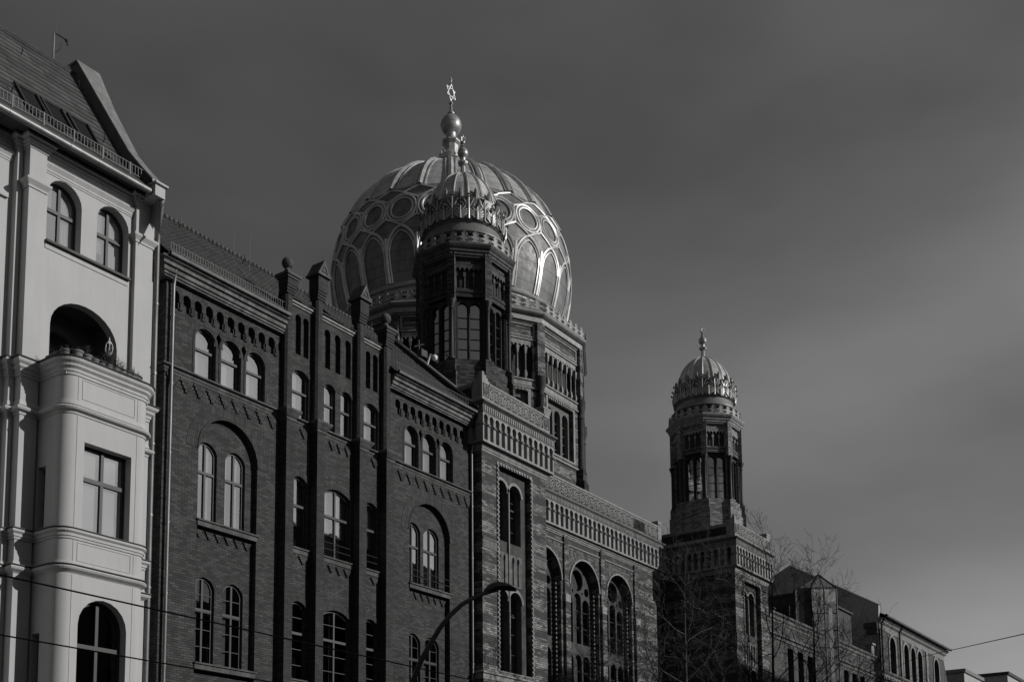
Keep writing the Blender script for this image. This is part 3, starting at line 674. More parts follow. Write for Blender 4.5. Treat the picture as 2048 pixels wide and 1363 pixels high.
for i in range(3):
    window(Bd, FR(YB + .004), cen[4 + i], -.11, 1 if i == 1 else 0, (.6,), .065, 'wood_dark', 'glass', cover=[(.0, .3, .4, 1), (.5, .72, .4, 1), MID(.35)] if i == 1 else [(.0, .5, .4, 1), MID(.35)], cmat='curtain')
    window(Bd, FR(YB + .004), cen[7 + i], -.11, 1 if i == 1 else 0, (.6,), .065, 'wood_grey', 'glass_dark', bars=4, cover=[(.42, .5, 0, .95)] if i == 1 else None)
# brick arch rings
def arch_ring(fr_, u0, u1, v1, t_, w, kind='round', rise=None, drop=0.0):
    n = 14
    def pts(d):
        if kind == 'round':
            c = (u0 + u1) / 2; r = (u1 - u0) / 2; return [(c + (r + d) * cos(pi * i / n), v1 - r + (r + d) * sin(pi * i / n)) for i in range(n + 1)]
        ww = u1 - u0; c = (u0 + u1) / 2; h = rise; r = (ww * ww / 4 + h * h) / (2 * h); cy = v1 - r; t = math.asin(ww / 2 / r)
        return [(c + (r + d) * sin(t - 2 * t * i / n), cy + (r + d) * cos(t - 2 * t * i / n)) for i in range(n + 1)]
    o, i_ = pts(t_), pts(0.004)
    o = [(o[0][0], o[0][1] - drop)] + o + [(o[-1][0], o[-1][1] - drop)] if drop else o
    i_ = [(i_[0][0], i_[0][1] - drop)] + i_ + [(i_[-1][0], i_[-1][1] - drop)] if drop else i_
    return o + list(reversed(i_))
b = MB()
for a, b_ in W3: b.nxt(); b.prism(fr, arch_ring(fr, a, b_, 18.94, .09, 0, drop=1.2), 0, .02); b.prism(fr, arch_ring(fr, a - .1, b_ + .1, 19.04, .2, 0), 0, .010)
for (a, b_), t in zip(GA, (16.20, 16.06)): b.nxt(); b.prism(fr, arch_ring(fr, a, b_, t, .06, 0), 0, .03); b.prism(fr, arch_ring(fr, a - .07, b_ + .07, t + .07, .42, 0), 0, .012)
for a, b_ in W3c: b.nxt(); b.prism(FR(YB + .004), arch_ring(fr, a, b_, 19.06, .16, 0, 'seg', .2), 0, .018)
for a, b_ in W2c:
    for t in (15.24, 10.84): b.nxt(); b.prism(FR(YB + .004), arch_ring(fr, a, b_, t, .2, 0, 'seg', .26), 0, .016)
b.build('arch_surround', 'brick_arch', Bd)
# sills
b = MB()
for z in (12.64, 8.08):
    for a, b_ in GA: b.nxt(); b.fbox(fr, a - .02, b_ + .06, -.18, .09, z, z + .05); b.fbox(fr, a, b_ + .02, -.18, .04, z - .16, z - .005)
    for a, b_ in W2c: b.nxt(); b.fbox(fr, a - .14 if a > 28.1 else 27.86, b_ + .13, -.2, .12, z, z + .05); b.fbox(fr, 27.86 if a < 28.1 else a - .12, b_ + .10, -.2, .07, z - .16, z - .005)
b.build('window_sill', 'stone_dark', Bd)
# string course with stepped brick pendants below
b = MB()
SP = [(0, 17.02), (.04, 17.02), (.04, 17.08), (.07, 17.10), (.07, 17.17), (.16, 17.21), (.16, 17.26), (0, 17.28)]
pth = [(BL, YB)]
for x0, x1 in PX: pth += [(x0 - .02, YB), (x0 - .02, YB - .36), (x1 + .02, YB - .36), (x1 + .02, YB)]
pth += [(BRt, YB), (BRt, YB + .6)]
b.sweep([(BL - .0, YB + .4)] + pth, SP); b.build('string_course', 'stone_dark', Bd)
def pendants(b, u0, u1, v, step, sc=1.0, fr=fr):
    n = max(1, round((u1 - u0) / step)); st = (u1 - u0) / n; b.nxt()
    for i in range(n):
        c = u0 + st * (i + .5); s_ = st * .5 * .94; h = .105 * sc
        poly = []
        for k in range(4): poly += [(c + s_ * (1 - k * .25), v - h * k), (c + s_ * (1 - k * .25), v - h * (k + 1))]
        poly += [(a * -1 + 2 * c, z) for a, z in reversed(poly)]
        b.prism(fr, [(x, z) for x, z in poly], 0, .055)
b = MB()
pendants(b, BL + .05, 27.40, 17.0, .53); pendants(b, 33.1, BRt - .05, 17.0, .53)
for a, b_ in ((27.9, 28.9), (29.4, 31.1), (31.6, 32.6)): pendants(b, a + .03, b_ - .03, 17.0, .42, .8); pendants(b, a + .03, b_ - .03, 12.46, .4, .7)
for a, b_ in GA: pendants(b, a + .04, b_ - .04, 12.46, .42, .7, FR(YB + .20))
b.build('stepped_frieze', 'brick_dark', Bd)
# arched corbel table under the eaves
b = MB()
for H in NI:
    for h in H: b.nxt(); u = h[1][0]; b.fbox(fr, u + .012, u + .13, -.01, .05, 19.16, 19.21); b.fbox(fr, u + .052, u + .17, -.01, .045, 19.205, 19.43)
b.build('corbel', 'brick_pier', Bd)
CP = [(0, 20.0), (.17, 20.0), (.17, 20.04), (.22, 20.06), (.22, 20.12), (.28, 20.15), (.28, 20.27), (.36, 20.30), (.36, 20.40), (.46, 20.45), (.46, 20.5), (0, 20.52)]
b = MB(); b.sweep([(BL - .04, YB + .5), (BL - .04, YB), (27.44, YB)], CP); b.nxt(); b.sweep([(33.05, YB), (BRt - .0, YB), (BRt - .0, YB + .5)], CP); b.build('cornice', 'stone_dirty', Bd)
b = MB(); b.tube([(BL - .3, YB - .52, 20.56), (27.4, YB - .52, 20.56)], .07, 8); b.nxt(); b.tube([(33.1, YB - .52, 20.56), (BRt + .05, YB - .52, 20.56)], .07, 8); b.build('gutter', 'zinc', Bd)
# roof
zr = lambda y: 20.62 + (y - 28.25) * .93
b = MB()
for x0, x1 in ((BL - .3, 27.6), (32.9, 38.15)):
    b.add([(x0, 28.2, zr(28.2)), (x1, 28.2, zr(28.2)), (x1, 33.0, zr(33)), (x0, 33.0, zr(33))], [(0, 1, 2, 3)])
b.add([(27.6, 29.0, 20.9), (32.9, 29.0, 20.9), (32.9, 33, zr(33)), (27.6, 33, zr(33))], [(0, 1, 2, 3)])
b.add([(BL - .3, 33, zr(33)), (38.15, 33, zr(33)), (38.15, 37.5, 20.5), (BL - .3, 37.5, 20.5)], [(0, 1, 2, 3)])
b.box(BL - .3, 27.45, 28.2, 28.7, 20.53, 20.6); b.box(33.05, 38.15, 28.2, 28.7, 20.53, 20.6)
ro = b.build('roof', 'tile_dark', Bd)
b = MB(); b.tube([(BL - .3, 33, zr(33) + .02), (38.15, 33, zr(33) + .02)], .08, 8); b.build('ridge', 'tile_dark', ro)
b = MB(); b.prism(LF(38.13), [(-28.2, 20.3), (-28.2, 20.86), (-33.1, 25.28), (-33.4, 25.28), (-33.4, 20.3)], -.42, 0); b.build('party_wall', 'brick_pier', ro)
b = MB(); cpn = [(28.1, 20.84), (33.15, 25.42)]
b.add([(x, y, z) for y, z in cpn for x in (38.08, 38.6)] + [(x, y, z - .09) for y, z in cpn for x in (38.08, 38.6)], [(0, 1, 3, 2), (4, 0, 2, 6), (1, 5, 7, 3), (0, 4, 5, 1)]); b.build('verge_coping', 'zinc', ro)
# gabled centre: eaves strip, small tile slope
b = MB()
for a, b_ in ((27.84, 28.96), (29.33, 31.14), (31.53, 32.64)):
    b.nxt(); b.fbox(fr, a, b_, -.1, .10, 21.40, 21.50); b.fbox(fr, a, b_, -.1, .04, 21.33, 21.40)
b.build('parapet_band', 'syn_stone', Bd)
b = MB()
for a, b_ in ((27.84, 28.96), (29.33, 31.14), (31.53, 32.64)):
    b.nxt(); b.add([(a, YB - .16, 21.52), (b_, YB - .16, 21.52), (b_, YB + .5, 22.02), (a, YB + .5, 22.02), (b_, YB + .6, 21.4), (a, YB + .6, 21.4), (a, YB - .16, 21.49), (b_, YB - .16, 21.49)], [(0, 1, 2, 3), (3, 2, 4, 5), (6, 7, 1, 0)])
b.build('parapet_tiles', 'tile_dark', Bd)
# piers
for i, (x0, x1) in enumerate(PX):
    c = (x0 + x1) / 2; b = MB(); yf = YB - .35
    b.box(x0, x1, yf, YB + .05, 0, 17.03)
    h = (x1 - x0) / 2 * .92; k = h * .42; yb = YB - .26 + h
    o = [(c - h, YB + .02), (c - h, YB - .26 + k), (c - h + k, YB - .26), (c + h - k, YB - .26), (c + h, YB - .26 + k), (c + h, YB + .02)]
    top = 21.50 if i in (0, 3) else 21.86
    b.sweep(o, [(0, 17.28), (0, top)], caps=False)
    # stepped head
    hb = .235; y0_ = YB - .37
    for j in range(4): g = h + (hb - h) * (j + 1) / 4; b.box(c - g, c + g, YB - .26 - (.11 * (j + 1) / 4), YB + .10, top + j * .1, top + (j + 1) * .1)
    b.box(c - hb, c + hb, y0_, YB + .10, top + .4, top + (.60 if i in (0, 3) else .92))
    pr = b.build('pier', 'brick_pier', Bd)
    b = MB(); b.sweep([(x0, YB), (x0, yf), (x1, yf), (x1, YB)], [(0, 16.9), (.05, 16.95), (.05, 17.05), (.1, 17.12), (.19, 17.26), (.19, 17.31), (0, 17.36)]); b.box(x0 - .02, x1 + .02, yf - .02, YB, 17.29, 17.34); b.build('pier_cap', 'stone_dark', pr)
    if i in (0, 3):
        b = MB(); zt = top + .60
        b.box(c - .33, c + .33, y0_ - .09, YB + .20, zt, zt + .1); b.box(c - .28, c + .28, y0_ - .04, YB + .15, zt - .08, zt)
        b.add([(c - .33, y0_ - .09, zt + .1), (c + .33, y0_ - .09, zt + .1), (c + .33, YB + .20, zt + .1), (c - .33, YB + .20, zt + .1), (c, YB - .12, zt + .3)], [(0, 1, 4), (1, 2, 4), (2, 3, 4), (3, 0, 4)])
        b.lathe(c, YB - .1, [(.16, zt + .1), (.13, zt + .26), (.09, zt + .38)], 12); b.ball(c, YB - .1, zt + .57, .21, 18)
        b.build('ball_finial', 'stone_dark', pr)
    else:
        b = MB(); zt = top + .92; g = .29; yf2, yb2 = y0_ - .07, YB + .18
        b.add([(c - g, yf2, zt), (c + g, yf2, zt), (c, yf2, zt + .55), (c - g, yb2, zt), (c + g, yb2, zt), (c, yb2, zt + .55)], [(0, 1, 2), (4, 3, 5), (0, 2, 5, 3), (2, 1, 4, 5), (0, 3, 4, 1)])
        b.box(c - g - .03, c + g + .03, yf2 - .02, yb2 + .02, zt - .07, zt)
        b.ring(FR(yf2), [(c - .14, zt + .07), (c + .14, zt + .07), (c, zt + .36)], [(c - .09, zt + .11), (c + .09, zt + .11), (c, zt + .29)], 0, .03)
        b.build('gable_cap', 'stone_dark', pr)
# guards and rails
b = MB()
for x0, x1 in ((BL - .1, 27.35), (33.3, 38.0)):
    y0 = 28.42; z0 = zr(y0); b.nxt()
    b.tube([(x0, y0, z0 + .30), (x1, y0, z0 + .30)], .010, 4); b.tube([(x0, y0, z0 + .07), (x1, y0, z0 + .07)], .010, 4)
    for i in range(int((x1 - x0) / .105)): b.box(x0 + i * .105, x0 + i * .105 + .014, y0 - .007, y0 + .007, z0 + .07, z0 + .30)
b.build('snow_guard', 'rail', Bd)
b = MB()
for x0, x1, zs in ((29.62, 31.1, (12.98, 13.22)), (31.74, 32.6, (12.98, 13.22)), (34.4, 36.9, (12.98, 13.22))):
    for z in zs: b.nxt(); b.tube([(x0, YB - .03, z), (x1, YB - .03, z)], .014, 5)
b.build('window_rail', 'rail', Bd)
for pts in ([(22.72, YB - .3, 20.4), (22.80, YB - .18, 20.1), (22.80, YB - .12, 19.8), (22.80, YB - .12, .2)], [(38.34, YB - .35, 20.4), (38.3, YB - .2, 19.4), (38.27, YB - .11, 19.0), (38.27, YB - .11, .2)]): pipe(pts, .05, Bd)
for x, y, h in ((24.6, 33.0, 1.1), (29.0, 32.9, 1.0), (31.2, 31.5, 1.3), (33.6, 30, 1.0), (27.9, 30.8, 1.6)):
    b = MB(); b.tube([(x, y, zr(y)), (x, y, zr(y) + h)], .007, 4, cap=True); b.build('lightning_rod', 'rail', ro)
for x, y in ((23.6, 32.6), (28.8, 32.2), (26.0, 32.4)):
    b = MB(); b.tube([(x, y, zr(y)), (x, y - .12, zr(y) + .12), (x, y - .1, zr(y) + .3)], .02, 5); b.build('roof_hook', 'rail', ro)
# fixed parts on the right verge: surveillance dome and floodlight arm
b = MB(); b.tube([(38.3, 31.0, 23.4), (38.15, 30.7, 23.75), (38.1, 30.5, 23.62)], .05, 6); b.ball(38.1, 30.42, 23.52, .13, 14); b.build('dome_camera', 'white', Bd)
b = MB(); b.tube([(38.4, 31.5, 23.8), (38.35, 31.5, 24.7)], .03, 6); b.tube([(37.9, 31.4, 24.2), (38.9, 31.5, 24.75)], .03, 6); b.box(38.3, 38.7, 31.3, 31.45, 23.95, 24.25); b.build('floodlight', 'iron', Bd)

# ================================================================== the synagogue
Sy = thing('synagogue', 'banded brick synagogue with a large ribbed dome and two domed octagonal turrets', 'synagogue', (53.5, 35, 0))
TF, MF = 28.2, 32.4
TX = [(38.45, 43.28), (63.57, 68.45)]
def rosette(b, fr_, u, v, r, w):
    for (rr, t) in ((r, .036), (r * .45, .028)):
        n = 12; pts = [fr_.p(u + rr * cos(2 * pi * i / n), w, v + rr * sin(2 * pi * i / n)) for i in range(n + 1)]; b.tube(pts, t, 4)
    for k in range(4):
        a = k * pi / 2 + pi / 4; b.tube([fr_.p(u + r * .45 * cos(a), w, v + r * .45 * sin(a)), fr_.p(u + r * cos(a), w, v + r * sin(a))], .022, 4)
        a = k * pi / 2; b.tube([fr_.p(u + r * .12 * cos(a), w, v + r * .12 * sin(a)), fr_.p(u + r * .8 * cos(a), w, v + r * .8 * sin(a))], .03, 4)
def frieze(parent, fr_, u0, u1, v0, v1, w, base='syn_stone'):
    b = MB(); h = v1 - v0; n = max(1, round((u1 - u0) / (h * 1.02))); st = (u1 - u0) / n
    b.fbox(fr_, u0, u1, -.25, w, v0 - .02, v1 + .02)
    p = b.build('frieze', 'syn_soot_shade' if base == 'syn_soot_shade' else 'syn_dark', parent)
    c = MB()
    for i in range(n):
        rosette(c, fr_, u0 + st * (i + .5), (v0 + v1) / 2, min(h, st) * .46, w + .02)
        if i: c.tube([fr_.p(u0 + st * i, w + .015, v0 + .02), fr_.p(u0 + st * i, w + .015, v0 + h * .28)], .03, 4); c.tube([fr_.p(u0 + st * i, w + .015, v1 - .02), fr_.p(u0 + st * i, w + .015, v1 - h * .28)], .03, 4)
    c.build('rosette_band', base, p)
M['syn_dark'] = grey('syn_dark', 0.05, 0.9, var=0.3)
def arcade(parent, fr_, u0, u1, v0, v1, n, w, mat='syn_stone'):
    """blind arcade of small horseshoe arches on corbelled shafts"""
    st = (u1 - u0) / n; H = []
    for i in range(n):
        a, c_ = u0 + st * (i + .13), u0 + st * (i + .87); H.append([(x, y) for x, y in arch(a, c_, v0 + .10, v1 - .06, 'shoe', n=8)])
    b = MB(); b.wall(fr_, [(u0, v0), (u1, v0), (u1, v1), (u0, v1)], H, w, w - .012, edge=w)
    p = b.build('arcade', mat, parent)
    c = MB(); c.wall(fr_, [(u0 + .02, v0), (u1 - .02, v0), (u1 - .02, v1), (u0 + .02, v1)], (), .006); c.build('arcade_back', 'syn_dark', p)  # near-black back puts the niche shade into the colour
    c = MB()
    for i in range(n):
        m = u0 + st * (i + .5); c.nxt if False else None
        c.fbox(fr_, m - st * .26, m + st * .26, .0, .045, v0 + .14, v0 + (v1 - v0) * .50)
    for i in range(n + 1):
        m = u0 + st * i; c.fbox(fr_, m - st * .20, m + st * .20, w, w + .05, v0 + (v1 - v0) * .56, v0 + (v1 - v0) * .63)
    c.build('arcade_panel', 'syn_relief' if mat == 'syn_stone' else 'syn_soot_shade', p)
    return p
def mould(parent, path, prof, name='cornice', mat='syn_stone', closed=False, smooth=False):
    b = MB(); b.sweep(path, prof, closed, smooth=smooth); return b.build(name, mat, parent)

# --- corner towers
def tower(x0, x1, soot):
    base = MB(); fT = FR(TF); c = (x0 + x1) / 2 - .02
    fw0, fw1 = c - 1.24, c + 1.20       # window frame
    l1, l2 = (c - 1.19 + .02, c - .31 + .05), (c - .22 + .05, c + .70)
    l1, l2 = (fw0 + .03, fw0 + .95), (fw0 + 1.04, fw0 + 1.98)
    recess = [(fw0, 9.9), (fw0 + 2.42, 9.9), (fw0 + 2.42, 18.72), (fw0, 18.72)]
    base.wall(fT, [(x0, 0), (x1, 0), (x1, 22.0), (x0, 22.0)], [recess], 0, .22)
    # side walls (real openings only where seen)
    zz = 22.0
    base.wall(LF(x0), [(-37.5, 0), (-TF, 0), (-TF, zz), (-37.5, zz)])
    base.wall(F(x1, 0, pi / 2), [(TF, 0), (37.5, 0), (37.5, zz), (TF, zz)])
    base.box(x0 + .02, x1 - .02, 37.3, 37.5, 0, zz); base.box(x0 + .03, x1 - .03, TF + .05, 37.4, 21.75, 21.9)
    t = base.build('corner_tower', 'syn_brick', Sy)
    # recessed window field: four lights in two tiers
    fi = FR(TF + .22); H = [arch(a, b_, 15.60, 18.22) for a, b_ in (l1, l2)] + [arch(a, b_, 9.95, 13.50) for a, b_ in (l1, l2)]
    b = MB(); b.wall(fi, recess, H, 0, .3); b.build('window_surround', 'stone_dim', t)
    for i, h in enumerate(H): window(t, fi, h, -.3, 0, (.62,) if i < 2 else (.72,), .05, 'iron', 'glass' if i < 2 else 'glass', cover=[(0, 1, 0, 1)], bars=3, cmat='pane_backing_dim')  # dim sheets added behind the glass so the panes read grey
    for i, h in enumerate(H):
        q = MB(); a, b_ = (l1, l2)[i % 2]; q.prism(fi, arch_ring(fi, a, b_, 18.22 if i < 2 else 13.50, .13, 0), 0, .05); q.build('arch_ring', 'syn_stone', t)
    q = MB()
    for a, b_ in (l1, l2):
        q.nxt(); q.fbox(fi, a, b_, 0, .04, 13.72, 15.1)
        for k in (.3, .7): u = a + (b_ - a) * k; q.tube([fi.p(u, .06, 13.8), fi.p(u, .06, 14.7), fi.p(u, .1, 14.85), fi.p(u, .06, 15.0)], .05, 6)
    q.build('carved_panel', 'stone_dirty', t)
    q = MB(); u = (l1[1] + l2[0]) / 2; q.tube([fi.p(u, .06, 9.9), fi.p(u, .06, 17.8)], .045, 6); q.build('shaft', 'syn_stone', t)
    q = MB()   # billet frame
    q.ring(fT, [(fw0 - .12, 9.85), (fw0 + 2.54, 9.85), (fw0 + 2.54, 18.86), (fw0 - .12, 18.86)], [(fw0 - .002, 9.902), (fw0 + 2.422, 9.902), (fw0 + 2.422, 18.722), (fw0 - .002, 18.722)], 0, .035)
    for i in range(44):
        v = 10 + i * .2
        for uu in (fw0 - .105, fw0 + 2.435): q.fbox(fT, uu, uu + .09, .035, .075, v, v + .11)
    for i in range(12): q.fbox(fT, fw0 + i * .2 + .06, fw0 + i * .2 + .17, .035, .075, 18.74, 18.84)
    q.build('billet_frame', 'syn_stone', t)
    # belts
    loop = [(x0, 37), (x0, TF), (x1, TF), (x1, 37)]
    for v, d in ((9.70, .07), (15.30, .045)):
        q = MB(); 
        for ua, ub in ((x0, fw0 - .13), (fw0 + 2.55, x1)): q.nxt(); q.fbox(fT, ua, ub, -.01, d, v, v + .07); q.fbox(fT, ua, ub, -.01, .02, v - .38, v)
        q.build('belt', 'syn_relief', t)
    mould(t, loop, [(0, 9.40), (.05, 9.42), (.05, 9.62), (.12, 9.66), (.12, 9.72), (0, 9.78)], 'belt_course')
    mould(t, loop, [(0, 19.02), (.03, 19.04), (.03, 19.10), (.07, 19.14), (.07, 19.20), (.11, 19.24), (.11, 19.30), (0, 19.31)], 'string_course')
    # arcade on three sides, relief band, cornice, parapet
    e = .28
    arcade(t, fT, x0 - e, x1 + e, 19.31, 20.56, 13, e)
    arcade(t, LF(x0), -36.8, -TF + .0, 19.31, 20.56, 20, e)
    arcade(t, F(x1, 0, pi / 2), TF, 36.8, 19.31, 20.56, 20, e)
    lp2 = [(x0 - e, 37), (x0 - e, TF - e), (x1 + e, TF - e), (x1 + e, 37)]
    mould(t, lp2, [(0, 20.565), (.02, 20.565), (.02, 20.60), (0, 20.61), (0, 20.90), (.05, 20.93), (.10, 20.97), (.14, 20.98), (.14, 21.05), (0, 21.06)], 'cornice', 'syn_relief')
    q = MB(); nL = 36; fl = FR(TF - e)
    for i in range(nL):
        u = x0 - e + .05 + (x1 - x0 + 2 * e - .1) * (i + .5) / nL; q.fbox(fl, u - .035, u + .035, 0, .03, 20.64, 20.86)
    q.build('leaf_band', 'syn_stone', t)
    q = MB(); q.box(x0 - e + .01, x1 + e - .01, TF - e + .01, 37, 20.58, 21.04); q.build('cornice_core', 'syn_stone', t)
    y0 = TF - .16; X0, X1 = x0 - .16, x1 + .16
    q = MB(); q.box(X0, X1, y0, y0 + .4, 21.055, 21.30); q.box(X0, X0 + .4, y0 + .4, 36.8, 21.055, 21.30); q.box(X1 - .4, X1, y0 + .4, 36.8, 21.055, 21.30); q.build('parapet_base', 'syn_stone', t)
    fp = FR(y0 + .03)
    frieze(t, fp, X0 + .55, X1 - .60, 21.32, 21.78, 0)
    for fs, a, b_ in ((LF(X0 + .03), -36.6, -y0 - .55), (F(X1 - .03, 0, pi / 2), y0 + .55, 36.6)): frieze(t, fs, a, b_, 21.32, 21.78, 0, 'syn_soot_shade' if fs.s < 0 else 'syn_stone')  # left-facing side darker: its shade is put into the colour
    for pth in ([(X0 + .5, y0 + .03), (X1 - .5, y0 + .03)], [(X0 + .03, 36.8), (X0 + .03, y0 + .5)], [(X1 - .03, y0 + .5), (X1 - .03, 36.8)]):
        mould(t, pth, [(-.28, 21.80), (.0, 21.80), (.03, 21.82), (.03, 21.87), (.07, 21.90), (.07, 21.98), (-.28, 21.99), (-.28, 21.80)], 'coping')
    # stepped corner piece on the left, square pinnacle on the right
    for cx_, sgn in ((X0, 1), (X1, -1)):
        q = MB(); a, b_ = (cx_, cx_ + .55) if sgn > 0 else (cx_ - .55, cx_)
        u0_, u1_ = (a, b_)
        q.box(u0_, u1_, y0, y0 + .55, 21.30, 21.95)
        for k in range(4):
            g = .55 - k * .13
            if sgn > 0: q.box(cx_, cx_ + g, y0, y0 + g, 21.95 + k * .11, 21.95 + (k + 1) * .11)
            else: g = .40 + .03 * (k % 2) + .05 * k; q.box(cx_ - g, cx_ + .0 + .02 * k, y0 - .02 * k, y0 + g, 21.95 + k * .10, 21.95 + (k + 1) * .10)
        pn = q.build('pinnacle', 'syn_stone', t)
        r_ = MB(); r_.ring(FR(y0), [(u0_ + .06, 21.34), (u1_ - .06, 21.34), (u1_ - .06, 21.9), (u0_ + .06, 21.9)], [(u0_ + .1, 21.38), (u1_ - .1, 21.38), (u1_ - .1, 21.86), (u0_ + .1, 21.86)], 0, .03); rosette(r_, FR(y0), (u0_ + u1_) / 2, 21.62, .16, .02); r_.build('panel', 'syn_relief', pn)
    return t
towers = [tower(a, b_, i == 0) for i, (a, b_) in enumerate(TX)]

# --- middle block
fM = FR(MF); mx0, mx1 = 43.4, 62.15
wins = [(48.22, 51.05, 18.06), (51.93, 54.90, 18.12), (55.70, 58.55, 18.08)]
wins = [(49.62 - 1.45, 49.62 + 1.45, 18.1), (53.42 - 1.48, 53.42 + 1.48, 18.12), (57.16 - 1.42, 57.16 + 1.42, 18.1)]
b = MB(); H = [arch(a, b_, 8.6, t, n=18) for a, b_, t in wins]
b.wall(fM, [(mx0, 0), (mx1, 0), (mx1, 22.1), (mx0, 22.1)], H, 0, .75)
b.wall(F(mx1, 0, pi / 2), [(MF, 0), (50, 0), (50, 22.1), (MF, 22.1)]); b.box(mx0, mx1 - .02, 49.8, 50, 0, 22.1); b.box(mx0, mx1 - .02, MF + .05, 50, 21.9, 22.05)
mid = b.build('middle_block', 'syn_brick', Sy)
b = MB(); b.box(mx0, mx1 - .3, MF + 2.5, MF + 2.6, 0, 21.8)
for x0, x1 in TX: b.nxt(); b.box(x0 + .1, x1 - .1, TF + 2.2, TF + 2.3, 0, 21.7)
b.build('interior_backing', 'room', Sy)
for a, b_, t in wins:
    c = (a + b_) / 2; w_ = b_ - a
    q = MB(); q.prism(fM, arch_ring(fM, a, b_, t, .10, 0), 0, .07); ar = q.build('window_arch', 'syn_stone', mid)
    fi = FR(MF + .45); m = .22; o = arch(a + .001, b_ - .001, 8.7, t - .001, n=18)
    R_ = w_ / 2 - m; cyc = t - w_ / 2 + .30
    q = MB(); hl = [circ(c, cyc + .22, .58, 20), circ(c - .93, cyc - .30, .24, 12), circ(c + .93, cyc - .30, .24, 12), circ(c - .66, cyc + .70, .09, 8), circ(c + .66, cyc + .70, .09, 8), circ(c - .5, cyc - .42, .08, 8), circ(c + .5, cyc - .42, .08, 8)]
    lw = (w_ - 2 * m) / 3
    for k in range(3):
        a0 = a + m + lw * k
        hl.append(arch(a0 + .07, a0 + lw - .07, 13.7, cyc - (.48 if k == 1 else .72)))
        hl.append(arch(a0 + .07, a0 + lw - .07, 8.9, 13.1))
    q.wall(fi, o, hl, 0, .18); tr = q.build('tracery', 'stone_dim', mid)
    q = MB(); q.wall(FR(MF + .60), inset(o, .05), (), 0); q.build('pane', 'glass_dark', tr)
    q = MB()
    for z in (11.2, 12.2, 14.6, 15.5): q.nxt(); q.fbox(FR(MF + .58), a + m, b_ - m, 0, .02, z, z + .03)
    q.build('glazing_bar', 'iron', tr)
    q = MB()   # billets round the splay
    for k in range(34):
        v = 9 + k * .24
        if v < t - w_ / 2:
            for u in (a + .06, b_ - .16): q.fbox(FR(MF + .3), u, u + .10, 0, .08, v, v + .12)
    q.build('billet_frame', 'syn_stone', tr)
    # diaper field over the arch with its rectangular frame
    q = MB(); g0, g1 = c - 1.60, c + 1.60
    q.fbox(fM, g0 - .06, g1 + .06, 0, .05, 18.66, 18.72)
    q.build('panel_frame', 'syn_stone', mid)
    q = MB(); q.wall(FR(MF), [(g0 + .02, t - w_ / 2), (c - w_ / 2 - .12, t - w_ / 2)] + [(c - (w_ / 2 + .12) * cos(pi * i / 14), t - w_ / 2 + (w_ / 2 + .12) * sin(pi * i / 14)) for i in range(1, 14)] + [(c + w_ / 2 + .12, t - w_ / 2), (g1 - .02, t - w_ / 2), (g1 - .02, 18.62), (g0 + .02, 18.62)], (), .012, .012)
    q.build('diaper_field', 'syn_diaper', mid) if 'syn_diaper' in M else q.build('diaper_field', 'syn_relief', mid)
for u0 in (51.28, 55.03, 58.82, 47.5):
    q = MB(); q.fbox(fM, u0, u0 + .46, -.02, .16, 0, 15.9); q.fbox(fM, u0 + .02, u0 + .44, -.02, .10, 15.9, 19.26); q.build('pilaster', 'syn_brick', mid)
    q = MB(); q.fbox(fM, u0 - .02, u0 + .48, -.01, .18, 15.55, 15.95); q.build('pilaster_cap', 'syn_stone', mid)
mould(mid, [(mx0, MF), (mx1, MF), (mx1, 45)], [(0, 19.02), (.03, 19.02), (.03, 19.07), (.08, 19.10), (.08, 19.15), (.15, 19.2), (.15, 19.28), (0, 19.29)], 'string_course')
arcade(mid, fM, mx0 + .1, mx1 + .2, 19.29, 20.56, 40, .30)
arcade(mid, F(mx1, 0, pi / 2), MF - .26, 40, 19.29, 20.56, 16, .2)
lpM = [(mx0 + .1, MF), (mx1, MF), (mx1, 45)]
mould(mid, lpM, [(0, 20.565), (.32, 20.565), (.32, 20.60), (.30, 20.61), (.30, 20.86), (.32, 20.88), (.36, 20.93), (.40, 20.94), (.40, 21.0), (0, 21.02)], 'cornice', 'syn_relief')
q = MB()
for i in range(130):
    u = mx0 + .15 + i * .143; q.fbox(FR(MF - .30), u - .035, u + .035, 0, .03, 20.64, 20.83)
q.build('leaf_band', 'syn_stone', mid)
q = MB(); q.box(mx0, mx1 + .10, MF - .10, MF + .4, 21.01, 21.26); q.build('parapet_base', 'syn_dirty', mid) if 'syn_dirty' in M else q.build('parapet_base', 'stone_dirty', mid)
frieze(mid, FR(MF - .07), mx0 + .1, 58.9, 21.28, 21.86, 0); frieze(mid, FR(MF - .07), 58.9, 60.2, 21.28, 21.86, 0, 'syn_soot_shade'); frieze(mid, FR(MF - .07), 60.2, mx1 - .35, 21.28, 21.86, 0)
mould(mid, [(mx0, MF - .07), (mx1 - .3, MF - .07)], [(-.3, 21.88), (0, 21.88), (.03, 21.90), (.03, 21.96), (.08, 21.99), (.08, 22.08), (-.3, 22.1), (-.3, 21.88)], 'coping')
q = MB(); q.box(mx1 - .32, mx1 + .10, MF - .12, MF + .3, 21.26, 22.05); q.box(mx1 - .42, mx1 + .16, MF - .18, MF + .36, 22.15, 22.38)
for k in range(1): q.box(mx1 - .36, mx1 + .12, MF - .14, MF + .32, 22.05, 22.15)
q.build('pinnacle', 'syn_stone', mid)

